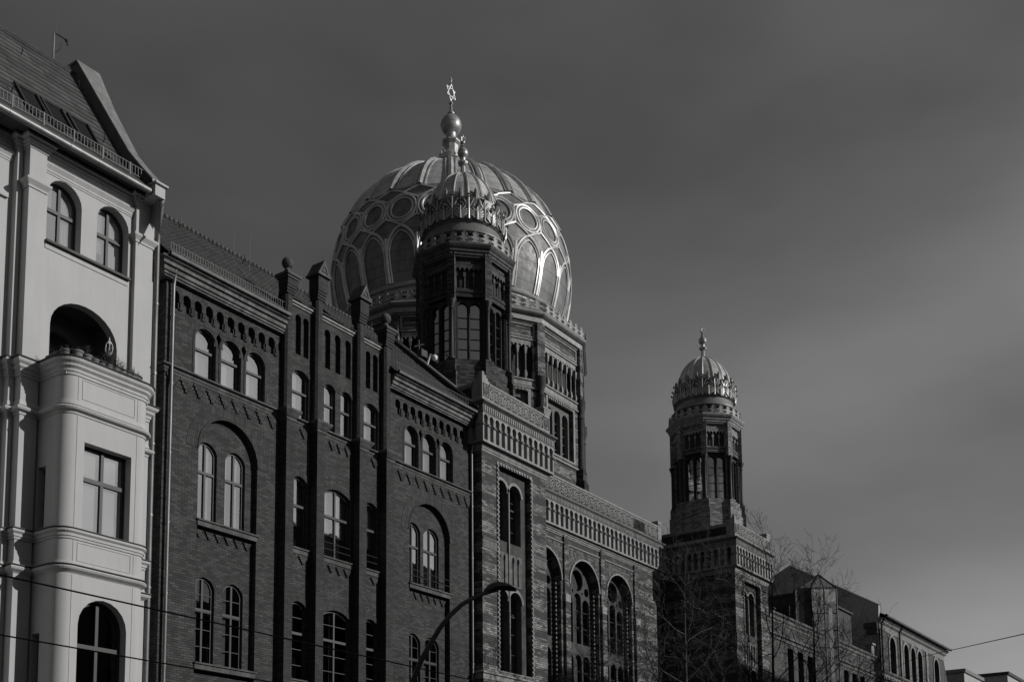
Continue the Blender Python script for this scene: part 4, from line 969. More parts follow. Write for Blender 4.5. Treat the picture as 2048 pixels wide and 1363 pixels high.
# --- dome on its twelve-sided drum
DX, DY = 53.5, 41.4
def ngon(cx, cy, R, n, ph): return [(cx + R * cos(ph + 2 * pi * i / n), cy + R * sin(ph + 2 * pi * i / n)) for i in range(n)]
PH = radians(15); R0 = 7.85
half = R0 * sin(pi / 12)
apo = R0 * cos(pi / 12)
def FA(deg, ap, cx=DX, cy=DY):
    a = radians(deg); return F(cx + ap * cos(a), cy + ap * sin(a), a + pi / 2)
drum = MB()
drum.sweep(ngon(DX, DY, 6.9, 12, PH), [(0, 21.5), (0, 31.6)], closed=True)
drum = drum.build('drum', 'syn_brick_soot', Sy)
faces = [d for d in range(0, 360, 30)]
f0 = FA(270, apo)
b = MB()  # one side of the drum: plinth, triple window, gallery
wl = [arch(-1.12 + i * .80, -.52 + i * .80, 24.35, 26.95) for i in range(3)]
b.wall(f0, [(-half, 21.6), (half, 21.6), (half, 27.9), (-half, 27.9)], [[(-1.32, 24.3), (1.30, 24.3), (1.30, 27.25), (-1.32, 27.25)]], 0, .2)
b.wall(f0, [(-half, 30.1), (half, 30.1), (half, 31.2), (-half, 31.2)], (), 0, .2)
side0 = b.build('drum_side', 'syn_brick', drum)
pieces = [side0]
b = MB(); b.wall(f0, [(-1.32, 24.3), (1.30, 24.3), (1.30, 27.25), (-1.32, 27.25)], wl, -.2, .3); pieces.append(b.build('window_surround', 'syn_relief', drum))
b = MB()
for i in range(3): b.wall(f0, wl[i], (), -.47)
pieces.append(b.build('drum_window', 'glass_dark', drum))
b = MB()
for i in range(3):
    c = -.82 + i * .8; b.fbox(f0, c - .012, c + .012, -.46, -.43, 24.35, 26.9)
    for k in range(4): b.fbox(f0, c - .3, c + .3, -.46, -.43, 24.8 + k * .5, 24.83 + k * .5)
b.ring(f0, [(-1.48, 24.2), (1.46, 24.2), (1.46, 27.38), (-1.48, 27.38)], [(-1.32, 24.3), (1.3, 24.3), (1.3, 27.25), (-1.32, 27.25)], 0, .05)
for k in range(13): b.fbox(f0, -1.3 + k * .2, -1.2 + k * .2, .05, .1, 27.27, 27.35)
b.fbox(f0, -half, half, 0, .08, 27.42, 27.50); b.fbox(f0, -half + .2, half - .2, 0, .05, 27.55, 27.80); b.fbox(f0, -half, half, 0, .1, 27.85, 27.93)
b.fbox(f0, -half, half, 0, .07, 23.98, 24.08)
pieces.append(b.build('window_frame', 'syn_stone', drum))
# open gallery: colonnettes and scalloped arches before a dark back wall
b = MB(); b.wall(f0, [(-half + .1, 27.9), (half - .1, 27.9), (half - .1, 30.15), (-half + .1, 30.15)], (), -.5); pieces.append(b.build('gallery_back', 'syn_soot_shade', drum))
b = MB(); NG = 7; g0 = -half + .35; gs = (2 * half - .7) / NG
pts = [(g0, 30.12), (g0, 29.75)]
for i in range(NG * 2):
    c = g0 + gs / 2 * (i + .5); r_ = gs / 4 * .86
    pts += [(c - r_ * cos(a), 29.75 + r_ * 1.2 * sin(a)) for a in (pi * k / 6 for k in range(7))]
pts += [(g0 + gs * NG, 29.75), (g0 + gs * NG, 30.12)]
b.prism(f0, pts, -.08, .0)
for i in range(NG + 1):
    u = g0 + gs * i; 
    for (z0, z1, r_) in ((28.45, 29.35, .035),): b.tube([f0.p(u, -.04, z0), f0.p(u, -.04, z1)], r_, 6)
    b.add([f0.p(u + dx, dw, z) for z, dx0, w0 in ((29.35, .04, .02), (29.75, .09, .05)) for dx, dw in ((-dx0, -.1), (dx0, -.1), (dx0, w0), (-dx0, w0))], [(0, 1, 2, 3), (7, 6, 5, 4), (3, 2, 6, 7), (2, 1, 5, 6), (0, 3, 7, 4)])
    b.add([f0.p(u + dx, dw, z) for z, dx0, w0 in ((27.93, .03, -.02), (28.20, .08, .05), (28.45, .045, .0)) for dx, dw in ((-dx0, -.12), (dx0, -.12), (dx0, w0), (-dx0, w0))], [(0, 1, 2, 3), (3, 2, 6, 7), (2, 1, 5, 6), (0, 3, 7, 4), (7, 6, 10, 11), (6, 5, 9, 10), (4, 7, 11, 8)])
pieces.append(b.build('gallery', 'syn_stone', drum))
b = MB()   # frieze field
b.ring(f0, [(-half + .3, 30.3), (half - .3, 30.3), (half - .3, 31.02), (-half + .3, 31.02)], [(-half + .4, 30.38), (half - .4, 30.38), (half - .4, 30.94), (-half + .4, 30.94)], 0, .05)
b.fbox(f0, -half, half, 0, .06, 30.14, 30.24); b.fbox(f0, -half, half, 0, .10, 31.06, 31.14)
pieces.append(b.build('frieze_moulding', 'syn_stone', drum))
for p in pieces:
    for k in range(1, 12):
        if k in (3, 4, 5, 6, 7, 8): continue
    for k in (7, 8, 9, 10, 11, 1, 2):     # visible and near-visible sides
        turn_copy(p, drum, radians(30) * k, DX, DY)
# corner piers with engaged columns (built at the corner 255 deg)
ca = radians(255); cxp, cyp = DX + R0 * cos(ca), DY + R0 * sin(ca); fc_ = F(cxp, cyp, ca + pi / 2)
cp = []
b = MB(); b.fbox(fc_, -.26, .26, -.3, .16, 28.15, 31.2); cp.append(b.build('corner_pier', 'syn_brick', drum))
b = MB(); b.fbox(fc_, -.44, .44, -.4, .36, 21.6, 23.35); b.fbox(fc_, -.38, .38, -.4, .28, 23.35, 24.0); cp.append(b.build('pier_base', 'syn_brick_soot', drum))
b = MB(); px, py, _ = fc_.p(0, .05, 0); b.lathe(px, py, [(.27, 24.0), (.27, 24.15), (.2, 24.3), (.19, 27.0), (.24, 27.1), (.2, 27.2), (.19, 27.35), (.3, 27.7), (.30, 28.1), (.30, 28.15)], 12); cp.append(b.build('corner_column', 'syn_soot_shade', drum))
for p in cp:
    for k in (7, 8, 9, 10, 11, 1, 2, 3): turn_copy(p, drum, radians(30) * k, DX, DY)
RC = 8.05
# light band and roll cornice; broken round the piers
b = MB(); b.sweep(ngon(DX, DY, RC, 12, PH), [(-.3, 31.14), (0, 31.14), (.03, 31.16), (.03, 31.42), (-.02, 31.43)], closed=True); b.build('cornice_band', 'crest', drum)
b = MB(); b.sweep(ngon(DX, DY, RC, 12, PH), [(-.05, 31.43), (.10, 31.46), (.22, 31.53), (.28, 31.60), (.26, 31.68), (.20, 31.73), (-.2, 31.75), (-1.6, 31.76)], closed=True); b.build('roll_cornice', 'crest', drum)
def crest_piece(b, P, u, z, w, h, th=.05):
    """lily-shaped cresting: P maps (u, depth, z) to space"""
    hw = w / 2
    pr = [(hw * .96, 0), (hw * .96, .10), (hw * .55, .16), (hw * .42, .26), (hw * .62, .33), (hw * .97, .36), (hw * .97, .50), (hw * .70, .57), (hw * .52, .56), (hw * .42, .64), (hw * .60, .76), (0, 1.0)]
    poly = [(u + x, z + y * h) for x, y in pr] + [(u - x, z + y * h) for x, y in reversed(pr[:-1])]
    tris = tessellate_polygon([[Vector((a, c, 0)) for a, c in poly]])
    n = len(poly); vs = [P(a, th / 2, c) for a, c in poly] + [P(a, -th / 2, c) for a, c in poly]
    fs = []
    for t in tris:
        a, c, d = (poly[i] for i in t); cr = (c[0] - a[0]) * (d[1] - a[1]) - (c[1] - a[1]) * (d[0] - a[0])
        t2 = tuple(t) if cr > 0 else tuple(reversed(t)); fs += [t2, tuple(i + n for i in reversed(t2))]
    fs += [(i, (i + 1) % n, n + (i + 1) % n, n + i)[::-1] for i in range(n)]
    b.add(vs, fs)
    # raised outline
    ins = [(u + (x - u) * .8, z + .45 * h + (y - z - .45 * h) * .86) for x, y in poly]
    b.tube([P(a, th / 2 + .008, c) for a, c in ins + ins[:1]], .012 * w / .6, 3)
fcst = FA(270, RC * cos(pi / 12) + .20); hc = RC * sin(pi / 12); b = MB(); NC = 7
for i in range(NC): crest_piece(b, lambda u, d, z: fcst.p(u, d, z), -hc + .06 + (2 * hc - .12) / NC * (i + .5), 31.74, (2 * hc - .12) / NC, .62)
c0 = b.build('cresting', 'crest', drum)
for k in (7, 8, 9, 10, 11, 1, 2, 3): turn_copy(c0, drum, radians(30) * k, DX, DY)
# round drum below the dome
b = MB(); b.lathe(DX, DY, [(6.62, 31.6), (6.62, 32.95)], 96); b.build('round_drum', 'syn_brick_soot', drum)
b = MB()
for i in range(60):
    a = 2 * pi * i / 60; fq = F(DX + 6.62 * cos(a), DY + 6.62 * sin(a), a + pi / 2); b.fbox(fq, -.06, .06, -.02, .07, 31.8, 32.75); b.fbox(fq, -.36, .36, -.02, .05, 32.75, 32.9)
b.build('drum_strips', 'syn_stone', drum)
b = MB(); b.lathe(DX, DY, [(6.6, 32.92), (6.78, 32.96), (6.84, 33.04), (6.80, 33.1), (6.70, 33.12), (6.70, 33.22), (6.86, 33.26), (6.90, 33.34), (6.84, 33.42), (6.74, 33.45), (6.66, 33.62)], 96); b.build('dome_ring', 'gold_smooth', drum)
def rd(z):
    if z < 36.5: return 7.1 - .055 * (36.5 - z) ** 2
    t = min(1, (z - 36.5) / 7); return 7.1 * max(0, 1 - t * t) ** (1 / 1.8)
def DP(deg, z, off=0.0):
    a = radians(deg); e = .05; dr = (rd(z + e) - rd(z - e)) / (2 * e); n_ = sqrt(1 + dr * dr); r = rd(z) + off / n_
    return (DX + r * cos(a), DY + r * sin(a), z - off * dr / n_)
def dome_prof(z0, z1, n): return [(rd(z0 + (z1 - z0) * i / n), z0 + (z1 - z0) * i / n) for i in range(n + 1)]
b = MB(); b.lathe(DX, DY, dome_prof(33.6, 39.1, 26), 120); dome = b.build('dome', 'gold_dark', Sy)
b = MB(); zs = [39.1 + (43.3 - 39.1) * (1 - (1 - i / 24) ** 1.8) for i in range(25)]; b.lathe(DX, DY, [(rd(z), z) for z in zs], 120, cap=True); b.build('dome_shell', 'gold_panel', dome)
def line3(b, f, n, r, side=.0, off=0.0):
    pts = [f(i / n) for i in range(n + 1)]
    b.tube([DP(d, z, off) for d, z in pts], r, 6)
TH = 270.0
def arc_path(s_, t):        # pointed-arch half from the springing on a rib to the apex
    return (TH + s_ * 7.5 * (1 - t) ** .5 * (1 if t < 1 else 0), 35.55 + (36.50 - 35.55) * sin(t * pi / 2) ** .9)
unit = []
b = MB()
for off_, r_ in ((0.03, .10),):
    line3(b, lambda t: (TH - 7.5, 33.62 + t * (36.0 - 33.62)), 8, r_, 0, off_)
for dd in (-1.5, 1.5): line3(b, lambda t: (TH - 7.5 + dd * (1 - .15 * t), 33.62 + t * 1.95), 8, .05, 0, .03)
b2 = b
for s_ in (-1, 1):
    line3(b2, lambda t: (TH + s_ * 7.2 * max(0, 1 - t ** 1.9) ** .72, 35.3 + 1.27 * t), 14, .085, 0, .03)
    line3(b2, lambda t: (TH + s_ * 5.9 * max(0, 1 - t ** 1.9) ** .72, 35.3 + 1.02 * t), 14, .045, 0, .03)
unit.append(b.build('arch_rib', 'gold_rib', dome))
b = MB()
hexv = [(TH, 36.62), (TH + 7.5, 37.13), (TH + 7.5, 38.2), (TH, 38.65), (TH - 7.5, 38.2), (TH - 7.5, 37.13)]
for i in range(6):
    (a0, z0), (a1, z1) = hexv[i], hexv[(i + 1) % 6]
    if i in (3, 4, 5) or i in (0,2): line3(b, lambda t: (a0 + (a1 - a0) * t, z0 + (z1 - z0) * t), 5, .065, 0, .03)
for s_ in (-1, 1):
    line3(b, lambda t: (TH + s_ * 7.5 * t, 38.72 + .36 * t), 5, .06, 0, .03)
unit.append(b.build('hexagon_frame', 'gold_rib', dome))
b = MB()
for rr, r_ in ((.84, .075), (.66, .07)):
    pts = []
    for i in range(25):
        a = 2 * pi * i / 24; z = 37.64 + rr * .98 * sin(a); pts.append(DP(TH + math.degrees(rr * cos(a) / rd(z)), z, .04))
    b.tube(pts, r_, 6)
unit.append(b.build('medallion', 'gold_rib', dome))
b = MB(); zz = [39.08, 39.5, 40, 40.6, 41.2, 41.8, 42.3, 42.7, 43.0, 43.25]
b.tube([DP(TH + 7.5, z, .03) for z in zz], [.17, .17, .17, .16, .15, .14, .13, .11, .10, .08], 6)
for s_ in (-1, 1): b.tube([DP(TH + 7.5 + s_ * math.degrees(.29 / max(rd(z), 1.2)), z, .02) for z in zz[:-1]], .055, 5)
unit.append(b.build('rib', 'gold_rib', dome))
for p in unit:
    for k in range(1, 24): turn_copy(p, dome, radians(15) * k, DX, DY)
b = MB()   # raised frames inside the pointed fields and the small lozenges
for s_ in (-1, 1): line3(b, lambda t: (TH + 7.5 + s_ * 3.4 * (1 - t), 38.88 - .0 + (.0)), 2, .02, 0, .03)
# lantern
b = MB(); o8 = lambda R: ngon(DX, DY, R, 8, pi / 8)
b.sweep(o8(.55), [(.45, 43.0), (.30, 43.45), (.05, 43.55), (.05, 44.1), (.10, 44.2), (.18, 44.36), (.22, 44.46), (.0, 44.5), (-.25, 44.52)], closed=True)
b.sweep(o8(.44), [(0, 44.5), (0, 45.5), (.05, 45.55), (.14, 45.66), (.14, 45.76), (-.05, 45.82), (-.2, 45.86)], closed=True)
lan = b.build('lantern', 'gold_smooth', dome)
b = MB()
for i in range(16):
    a = 2 * pi * i / 16; fq = F(DX + .70 * cos(a), DY + .70 * sin(a), a + pi / 2); crest_piece(b, lambda u, d, z: fq.p(u, d, z), 0, 44.46, .27, .52, .05)
b.build('lantern_cresting', 'gold_rib', lan)
b = MB(); br = .63; zc = 46.82
b.lathe(DX, DY, [(.34, 45.84), (.30, 45.95), (.30, 46.2)] + [(br * sin(t), zc - br * cos(t)) for t in (pi * (.17 + .33 * k / 8) for k in range(9))] + [(br + .02, zc + .01), (br + .02, zc + .05)] + [(br * sin(t), zc + .05 - br * cos(t)) for t in (pi * (.5 + .4 * k / 8) for k in range(9))] + [(.17, 47.5), (.22, 47.56), (.22, 47.64), (.15, 47.68), (.12, 47.75), (.06, 48.2), (.11, 48.24), (.13, 48.3), (.10, 48.36), (.04, 48.42)], 32)
b.build('ball', 'gold_smooth', lan)
b = MB(); zc = 49.0; r_ = .54
for s_ in (1, -1):
    tri = [(DX + r_ * sin(2 * pi * k / 3) * .86, zc + s_ * r_ * cos(2 * pi * k / 3)) for k in range(3)]
    for k in range(3):
        (x0, z0), (x1, z1) = tri[k], tri[(k + 1) % 3]; b.tube([(x0, DY - .02 * s_, z0), (x1, DY - .02 * s_, z1)], .034, 4, cap=True)
b.lathe(DX, DY, [(.03, 49.56), (.09, 49.6), (.04, 49.66), (.035, 49.76), (.09, 49.84), (.035, 49.93), (.002, 50.06)], 10)
b.build('star', 'gold_rib', lan)

# --- octagonal turrets
def turret(cx, cy, soot, dz=0.0):
    bm = 'turret_soot' if soot else 'turret_brick'; sm_ = 'syn_soot_shade' if soot else 'syn_stone'
    MB.zmap = [(0, 0), (21.6, 21.6), (24.25, 23.93), (27.0, 26.6), (27.22, 26.8), (28.44, 28.28), (29.0, 28.6), (29.58, 29.16), (30.4, 29.70), (30.68, 29.82), (30.88, 30.0), (31.38, 30.42), (31.52, 30.52), (32.55, 31.62), (33.65, 33.5), (34.18, 34.3), (34.56, 34.78), (35.0, 35.15), (36.0, 35.75)]
    A_ = 1.98; q8 = pi / 8; half_ = A_ * math.tan(q8); R8 = A_ / cos(q8)
    f = lambda ap: F(cx, cy - ap, 0)
    b = MB(); b.sweep(ngon(cx, cy, R8 - .12, 8, q8), [(.22, 21.6), (.22, 23.25), (.14, 23.3), (.14, 23.85), (.04, 24.0), (.04, 24.24), (-.2, 24.25)], closed=True)
    t = b.build('turret', bm, Sy)
    pcs = []
    F0 = f(A_ - .10)
    lights = [arch(-.50, -.06, 24.28, 27.02), arch(.06, .50, 24.28, 27.02)]
    b = MB(); hw = half_ - .02
    rec = [(-.60, 24.26), (.60, 24.26), (.60, 27.22), (-.60, 27.22)]; pan = [(-.62, 27.55), (.62, 27.55), (.62, 28.42), (-.62, 28.42)]
    b.wall(F0, [(-hw, 24.24), (hw, 24.24), (hw, 29.3), (-hw, 29.3)], [rec, pan], 0, .14)
    pcs.append(b.build('turret_side', bm, t))
    b = MB(); b.wall(F0, rec, lights, -.14, .12); pcs.append(b.build('window_surround', 'syn_soot_shade', t))
    b = MB()
    for l in lights: b.wall(F0, l, (), -.26)
    pcs.append(b.build('turret_window', 'glass', t))
    b = MB()
    for l in lights:
        c = (l[0][0] + l[1][0]) / 2
        for k in range(4): b.fbox(F0, c - .22, c + .22, -.25, -.225, 24.8 + k * .5, 24.825 + k * .5)
    b.fbox(F0, -.60, .60, -.13, .03, 27.22, 27.32)
    for u in (-.68, 0, .68): b.tube([F0.p(u, .02 if u else -.12, 24.26), F0.p(u, .02 if u else -.12, 26.85)], .05, 6)
    b.fbox(F0, -half_ + .1, half_ - .1, 0, .04, 27.40, 27.50)
    pcs.append(b.build('window_frame', 'syn_soot_shade' if soot else 'syn_dark', t))
    b = MB(); b.wall(F0, pan, (), -.135); pcs.append(b.build('panel_back', 'syn_dark' if not soot else 'syn_soot_shade', t))
    b = MB()
    n = 6; u0, u1 = -.62, .62; st = (u1 - u0) / n; pts = [(u0, 28.44), (u0, 28.24)]
    for i in range(n): c = u0 + st * (i + .5); pts += [(c - st * .4 * cos(a), 28.24 + st * .5 * sin(a)) for a in (pi * k / 6 for k in range(7))]
    pts += [(u1, 28.24), (u1, 28.44)]; b.prism(F0, pts, -.05, .03)
    for u in (-.60, -.2, .2, .60): b.tube([F0.p(u, -.03, 27.57), F0.p(u, -.03, 28.0)], .03, 5); b.fbox(F0, u - .06, u + .06, -.08, .01, 28.0, 28.18)
    b.fbox(F0, -.68, .68, 0, .04, 28.46, 28.53); b.fbox(F0, -.68, .68, 0, .03, 28.92, 28.97)
    pcs.append(b.build('scalloped_panel', 'syn_stone' if not soot else 'stone_dark', t))
    # corner at 247.5 deg
    a = radians(247.5); Fc = F(cx + (R8 - .1) * cos(a), cy + (R8 - .1) * sin(a), a + pi / 2)
    b = MB(); b.fbox(Fc, -.17, .17, -.25, .17, 27.0, 29.3); pcs.append(b.build('corner_pier', bm, t))
    b = MB(); b.fbox(Fc, -.26, .26, -.3, .30, 21.6, 23.5); b.fbox(Fc, -.21, .21, -.3, .24, 23.5, 24.15); pcs.append(b.build('pier_base', bm, t))
    b = MB(); px, py, _ = Fc.p(0, .06, 0); b.lathe(px, py, [(.16, 24.15), (.16, 24.25), (.1, 24.4), (.09, 26.5), (.13, 26.56), (.1, 26.62), (.13, 26.75), (.22, 26.98), (.22, 27.0)], 10); pcs.append(b.build('corner_column', 'syn_shaft', t))
    for p in pcs:
        for k in range(1, 8): turn_copy(p, t, pi / 4 * k, cx, cy)
    b = MB(); b.sweep(ngon(cx, cy, R8 + .04, 8, q8), [(-.12, 28.98), (0, 29.0), (.02, 29.08), (.06, 29.1), (.06, 29.2), (.12, 29.24), (.12, 29.32), (.20, 29.4), (.26, 29.5), (.26, 29.58), (-.3, 29.6), (-.8, 29.6)], closed=True); b.build('cornice', 'stone_dark' if soot else 'syn_stone', t)
    b = MB(); RR = 2.22; n = 28
    for i in range(n):
        a = 2 * pi * i / n; fq = F(cx + RR * cos(a), cy + RR * sin(a), a + pi / 2); crest_piece(b, lambda u, d, z: fq.p(u, d, z), 0, 29.59, 2 * pi * RR / n, .84, .05)
    b.build('cresting', 'crest', t)
    b = MB(); b.lathe(cx, cy, [(1.82, 29.6), (1.82, 30.45), (1.90, 30.5), (1.97, 30.6), (1.97, 30.68)], 48); b.build('round_drum', 'stone_dark', t)
    b = MB(); b.lathe(cx, cy, [(1.96, 30.68), (2.02, 30.72), (2.02, 30.80), (1.93, 30.86), (1.86, 30.88), (1.80, 31.15), (1.76, 31.38), (1.82, 31.42), (1.84, 31.48), (1.70, 31.52)], 64); b.build('ring', 'ring_grey', t)
    # cupola
    zm = MB.zmap; MB.zmap = None
    def rc(z): s_ = min(1, max(0, (z - 31.0) / 2.6)); return 1.75 * (1 - s_ * s_) ** .50
    b = MB(); zz = [30.5 + 3.08 * (1 - (1 - i / 20) ** 1.6) for i in range(21)]; b.lathe(cx, cy, [(rc(z), z) for z in zz], 64, cap=True); cu = b.build('cupola', 'gold_panel', t)
    b = MB(); b.tube([(cx, cy - rc(z) - .01, z) for z in zz[:-1]], .06, 6)
    for s_ in (-1, 1): b.tube([(cx + s_ * .085, cy - rc(z), z) for z in zz[:-3]], .02, 4)
    rb = b.build('rib', 'gold_rib', cu)
    MB.zmap = zm
    turn0 = [turn_copy(rb, cu, 2 * pi * k / 16, cx, cy) for k in range(1, 16)]
    # crown of palmette leaves in two tiers
    def leaf(base_r, z0, h, w, tilt):
        b = MB(); b.m = 1; P = lambda u, z, o=0.0: (cx + u, cy - (base_r - tilt * (z - z0) / h + o + .04 * max(0, (z - z0) / h - .8) * 5) + u * u * .28, z)
        b.tube([P(0, z0 + h * k / 8, .05 + .05 * sin(pi * k / 8)) for k in range(9)], [.045, .045, .04, .036, .034, .03, .03, .03, .035], 5)
        for s_ in (-1, 1):
            for j in range(4):
                zb = z0 + h * (.02 + .15 * j); tip = z0 + h * (.38 + .18 * j); sp = w / 2 * (.90, 1.0, .92, .66)[j]
                b.tube([P(s_ * .02, zb, .03), P(s_ * sp * .45, zb + (tip - zb) * .45, .045), P(s_ * sp * .85, zb + (tip - zb) * .85, .05), P(s_ * sp, tip, .02)], [.022, .030, .030, .020], 4)
        n = 8; vs = []; b.m = 0
        for k in range(n + 1):
            t_ = k / n; hw_ = w / 2 * (.85, .80, .82, .9, .98, 1.0, 1.0, .98, .85)[k]
            for s_ in (-1, 0, 1): vs.append(P(s_ * hw_, z0 + h * t_, .0 + (.02 if s_ == 0 else 0)))
        b.add(vs, [(3 * k + j, 3 * k + j + 1, 3 * k + j + 4, 3 * k + j + 3) for k in range(n) for j in (0, 1)], True)
        b.tube([P(-w * .16, z0 + h, .10), P(0, z0 + h + .03, .15), P(w * .16, z0 + h, .10)], .036, 5, cap=True)
        return b
    hi = leaf(1.84, 31.50, 1.0, .74, .02).build('palmette', ['crown', 'crown_vein'], t)
    for k in range(1, 16): turn_copy(hi, t, 2 * pi * k / 16, cx, cy)
    lo = turn_copy(leaf(1.88, 31.48, .60, .72, .0).build('palmette', ['crown', 'crown_vein'], t), t, 0, cx, cy)
    base = [o for o in t.children if o.name.startswith('palmette')][-2]
    bpy.data.objects.remove(lo)
    base.matrix_basis = Matrix.Translation((cx, cy, 0)) @ Matrix.Rotation(pi / 16, 4, 'Z') @ Matrix.Translation((-cx, -cy, 0))
    for k in range(1, 16):
        c = base.copy(); C.objects.link(c); c.parent = t; c.matrix_parent_inverse = parent_world(t).inverted(); c.matrix_basis = Matrix.Translation((cx, cy, 0)) @ Matrix.Rotation(pi / 16 + 2 * pi * k / 16, 4, 'Z') @ Matrix.Translation((-cx, -cy, 0))
    b = MB()
    a = pi / 16
    px, py = cx + 1.74 * sin(a), cy - 1.74 * cos(a); b.lathe(px, py, [(.03, 32.0), (.035, 32.35), (.07, 32.42), (.05, 32.47), (.09, 32.56), (.1, 32.66), (.07, 32.76), (.002, 32.84)], 8)
    bd = b.build('bud', 'gold_dark', t)
    for k in range(1, 16): turn_copy(bd, t, 2 * pi * k / 16, cx, cy)
    MB.zmap = None
    b = MB(); b.sweep(ngon(cx, cy, .26, 8, q8), [(.10, 33.40), (.08, 33.50), (-.02, 33.56), (-.12, 33.62), (-.14, 34.12), (-.06, 34.2), (-.02, 34.28), (-.02, 34.34), (-.14, 34.38)], closed=True)
    br = .25; zc = 34.78
    b.lathe(cx, cy, [(.12, 34.36), (.12, 34.5)] + [(br * sin(t), zc - br * cos(t)) for t in (pi * (.2 + .3 * k / 6) for k in range(7))] + [(br + .015, zc + .03)] + [(br * sin(t), zc + .03 - br * cos(t)) for t in (pi * (.5 + .4 * k / 6) for k in range(7))] + [(.07, 35.08), (.11, 35.12), (.07, 35.17), (.04, 35.24), (.1, 35.29), (.03, 35.34)], 20)
    fi = b.build('finial', 'gold_smooth', cu)
    b = MB(); zc = 35.46
    for s_ in (1, -1):
        tri = [(r2 * sin(2 * pi * k / 3), zc + s_ * r2 * cos(2 * pi * k / 3)) for r2 in (.15,) for k in range(3)]
        for k in range(3):
            (p0, z0), (p1, z1) = tri[k], tri[(k + 1) % 3]
            b.tube([(cx + p0, cy, z0), (cx + p1, cy, z1)], .026, 4, cap=True); b.tube([(cx, cy + p0, z0), (cx, cy + p1, z1)], .026, 4, cap=True)
    b.lathe(cx, cy, [(.03, 35.56), (.05, 35.62), (.002, 35.74)], 6); b.build('star', 'gold_rib', cu)
    MB.zmap = None
    return t
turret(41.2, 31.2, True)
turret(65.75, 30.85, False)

# ================================================================== houses further along the street
# low stone-fronted house next to the right tower
L_ = thing('low_building', 'low banded brick front with plain windows, right of the far tower behind bare trees', 'building', (78, 28.4, 0))
fr = FR(28.3); b = MB(); H = [arch(71.6 + i * 1.75, 72.6 + i * 1.75, 12.6, 15.7, 'flat') for i in range(9)] + [arch(71.6 + i * 1.75, 72.6 + i * 1.75, 7.6, 10.9, 'flat') for i in range(9)]
b.wall(fr, [(68.6, 0), (88.9, 0), (88.9, 17.6), (68.6, 17.6)], H, 0, .3); b.box(68.6, 88.9, 28.5, 40, 17.3, 17.5); b.box(68.6, 88.9, 39.8, 40, 0, 17.3); b.build('wall', 'low_brick', L_)
b = MB(); b.box(68.7, 88.8, 30, 30.1, 0, 17.2); b.build('interior_backing', 'room', L_)
for h in H: window(L_, fr, h, -.3, 1, (.65,), .07, 'wood_dark', 'glass_dark')
for pr, nm in (([(0, 17.0), (.05, 17.05), (.05, 17.15), (.15, 17.25), (.15, 17.4), (.28, 17.5), (.28, 17.62), (0, 17.66)], 'cornice'), ([(0, 16.2), (.1, 16.24), (.1, 16.34), (0, 16.38)], 'string_course'), ([(0, 15.95), (.06, 15.97), (.06, 16.05), (0, 16.07)], 'string_course'), ([(0, 11.6), (.12, 11.66), (.12, 11.8), (0, 11.86)], 'string_course')):
    mould(L_, [(68.6, 28.3), (88.9, 28.3)], pr, nm, 'far_stone_dark')
b = MB(); b.box(87.6, 88.2, 28.0, 28.5, 17.66, 18.3); b.box(87.5, 88.3, 27.9, 28.6, 18.3, 18.45); b.build('parapet_pier', 'syn_stone', L_)
# set-back dark attic with flat roof
b = MB(); b.box(79.0, 88.0, 29.6, 38, 17.51, 20.85); b.build('attic_wall', 'render_dark', L_)
b = MB(); b.box(78.85, 88.1, 29.45, 38, 20.85, 21.0); b.build('attic_roof', 'iron', L_)
b = MB(); b.box(72.5, 79.0, 31.6, 38, 17.51, 19.9); b.build('attic_wall', 'render_dark', L_)
for x, y, h in ((74.5, 29.2, 1.6), (76.6, 29.4, 2.3)):
    b = MB(); b.tube([(x, y, 17.4), (x, y, 17.5 + h)], .03, 5); b.build('vent_pipe', 'zinc', L_)
# glazed oriel with a pyramid roof
G = thing('glass_oriel', 'narrow glazed stair oriel with a pointed glass roof, behind the bare trees', 'oriel', (78, 28.2, 0))
pts = [(76.7, 29.4), (77.15, 28.62), (78.12, 27.22), (79.6, 28.9)]
b = MB()
for (x, y) in pts[1:3] + [((pts[1][0] + pts[2][0]) / 2, (pts[1][1] + pts[2][1]) / 2)] + [pts[3]]: b.tube([(x, y, 11.8), (x, y, 20.72)], .05, 6)
for z in [11.8 + 1.19 * k for k in range(8)] + [20.72]:
    b.tube([(pts[1][0], pts[1][1], z), (pts[2][0], pts[2][1], z), (pts[3][0], pts[3][1], z)], .04, 5)
ap = (77.75, 28.3, 21.75)
for x, y in pts: b.tube([(x, y, 20.75), ap], .04, 5)
b.tube([((pts[1][0] + pts[2][0]) / 2, (pts[1][1] + pts[2][1]) / 2, 20.75), ap], .02, 4)
b.build('frame', 'rail', G)
b = MB(); b.add([(x, y, z) for x, y in pts[1:] for z in (11.8, 20.7)], [(0, 2, 3, 1), (2, 4, 5, 3)]); b.build('glazing', 'glass', G)
b = MB(); b.add([(x, y, 20.76) for x, y in pts] + [ap], [(0, 1, 4), (1, 2, 4), (2, 3, 4)]); b.build('glass_roof', 'zinc_pale', G)
b = MB(); q0, q1 = pts[1], pts[2]
def lerp(t, d): return (q0[0] + (q1[0] - q0[0]) * t - .03 * d, q0[1] + (q1[1] - q0[1]) * t - .02 * d)
b.add([(*lerp(.08, 1), 19.62), (*lerp(.46, 1), 19.62), (*lerp(.46, 1), 20.6), (*lerp(.08, 1), 20.6), (*lerp(.54, 1), 19.62), (*lerp(.97, 1), 19.62), (*lerp(.97, 1), 20.6), (*lerp(.54, 1), 20.6)], [(0, 1, 2, 3), (4, 5, 6, 7)]); b.nxt()
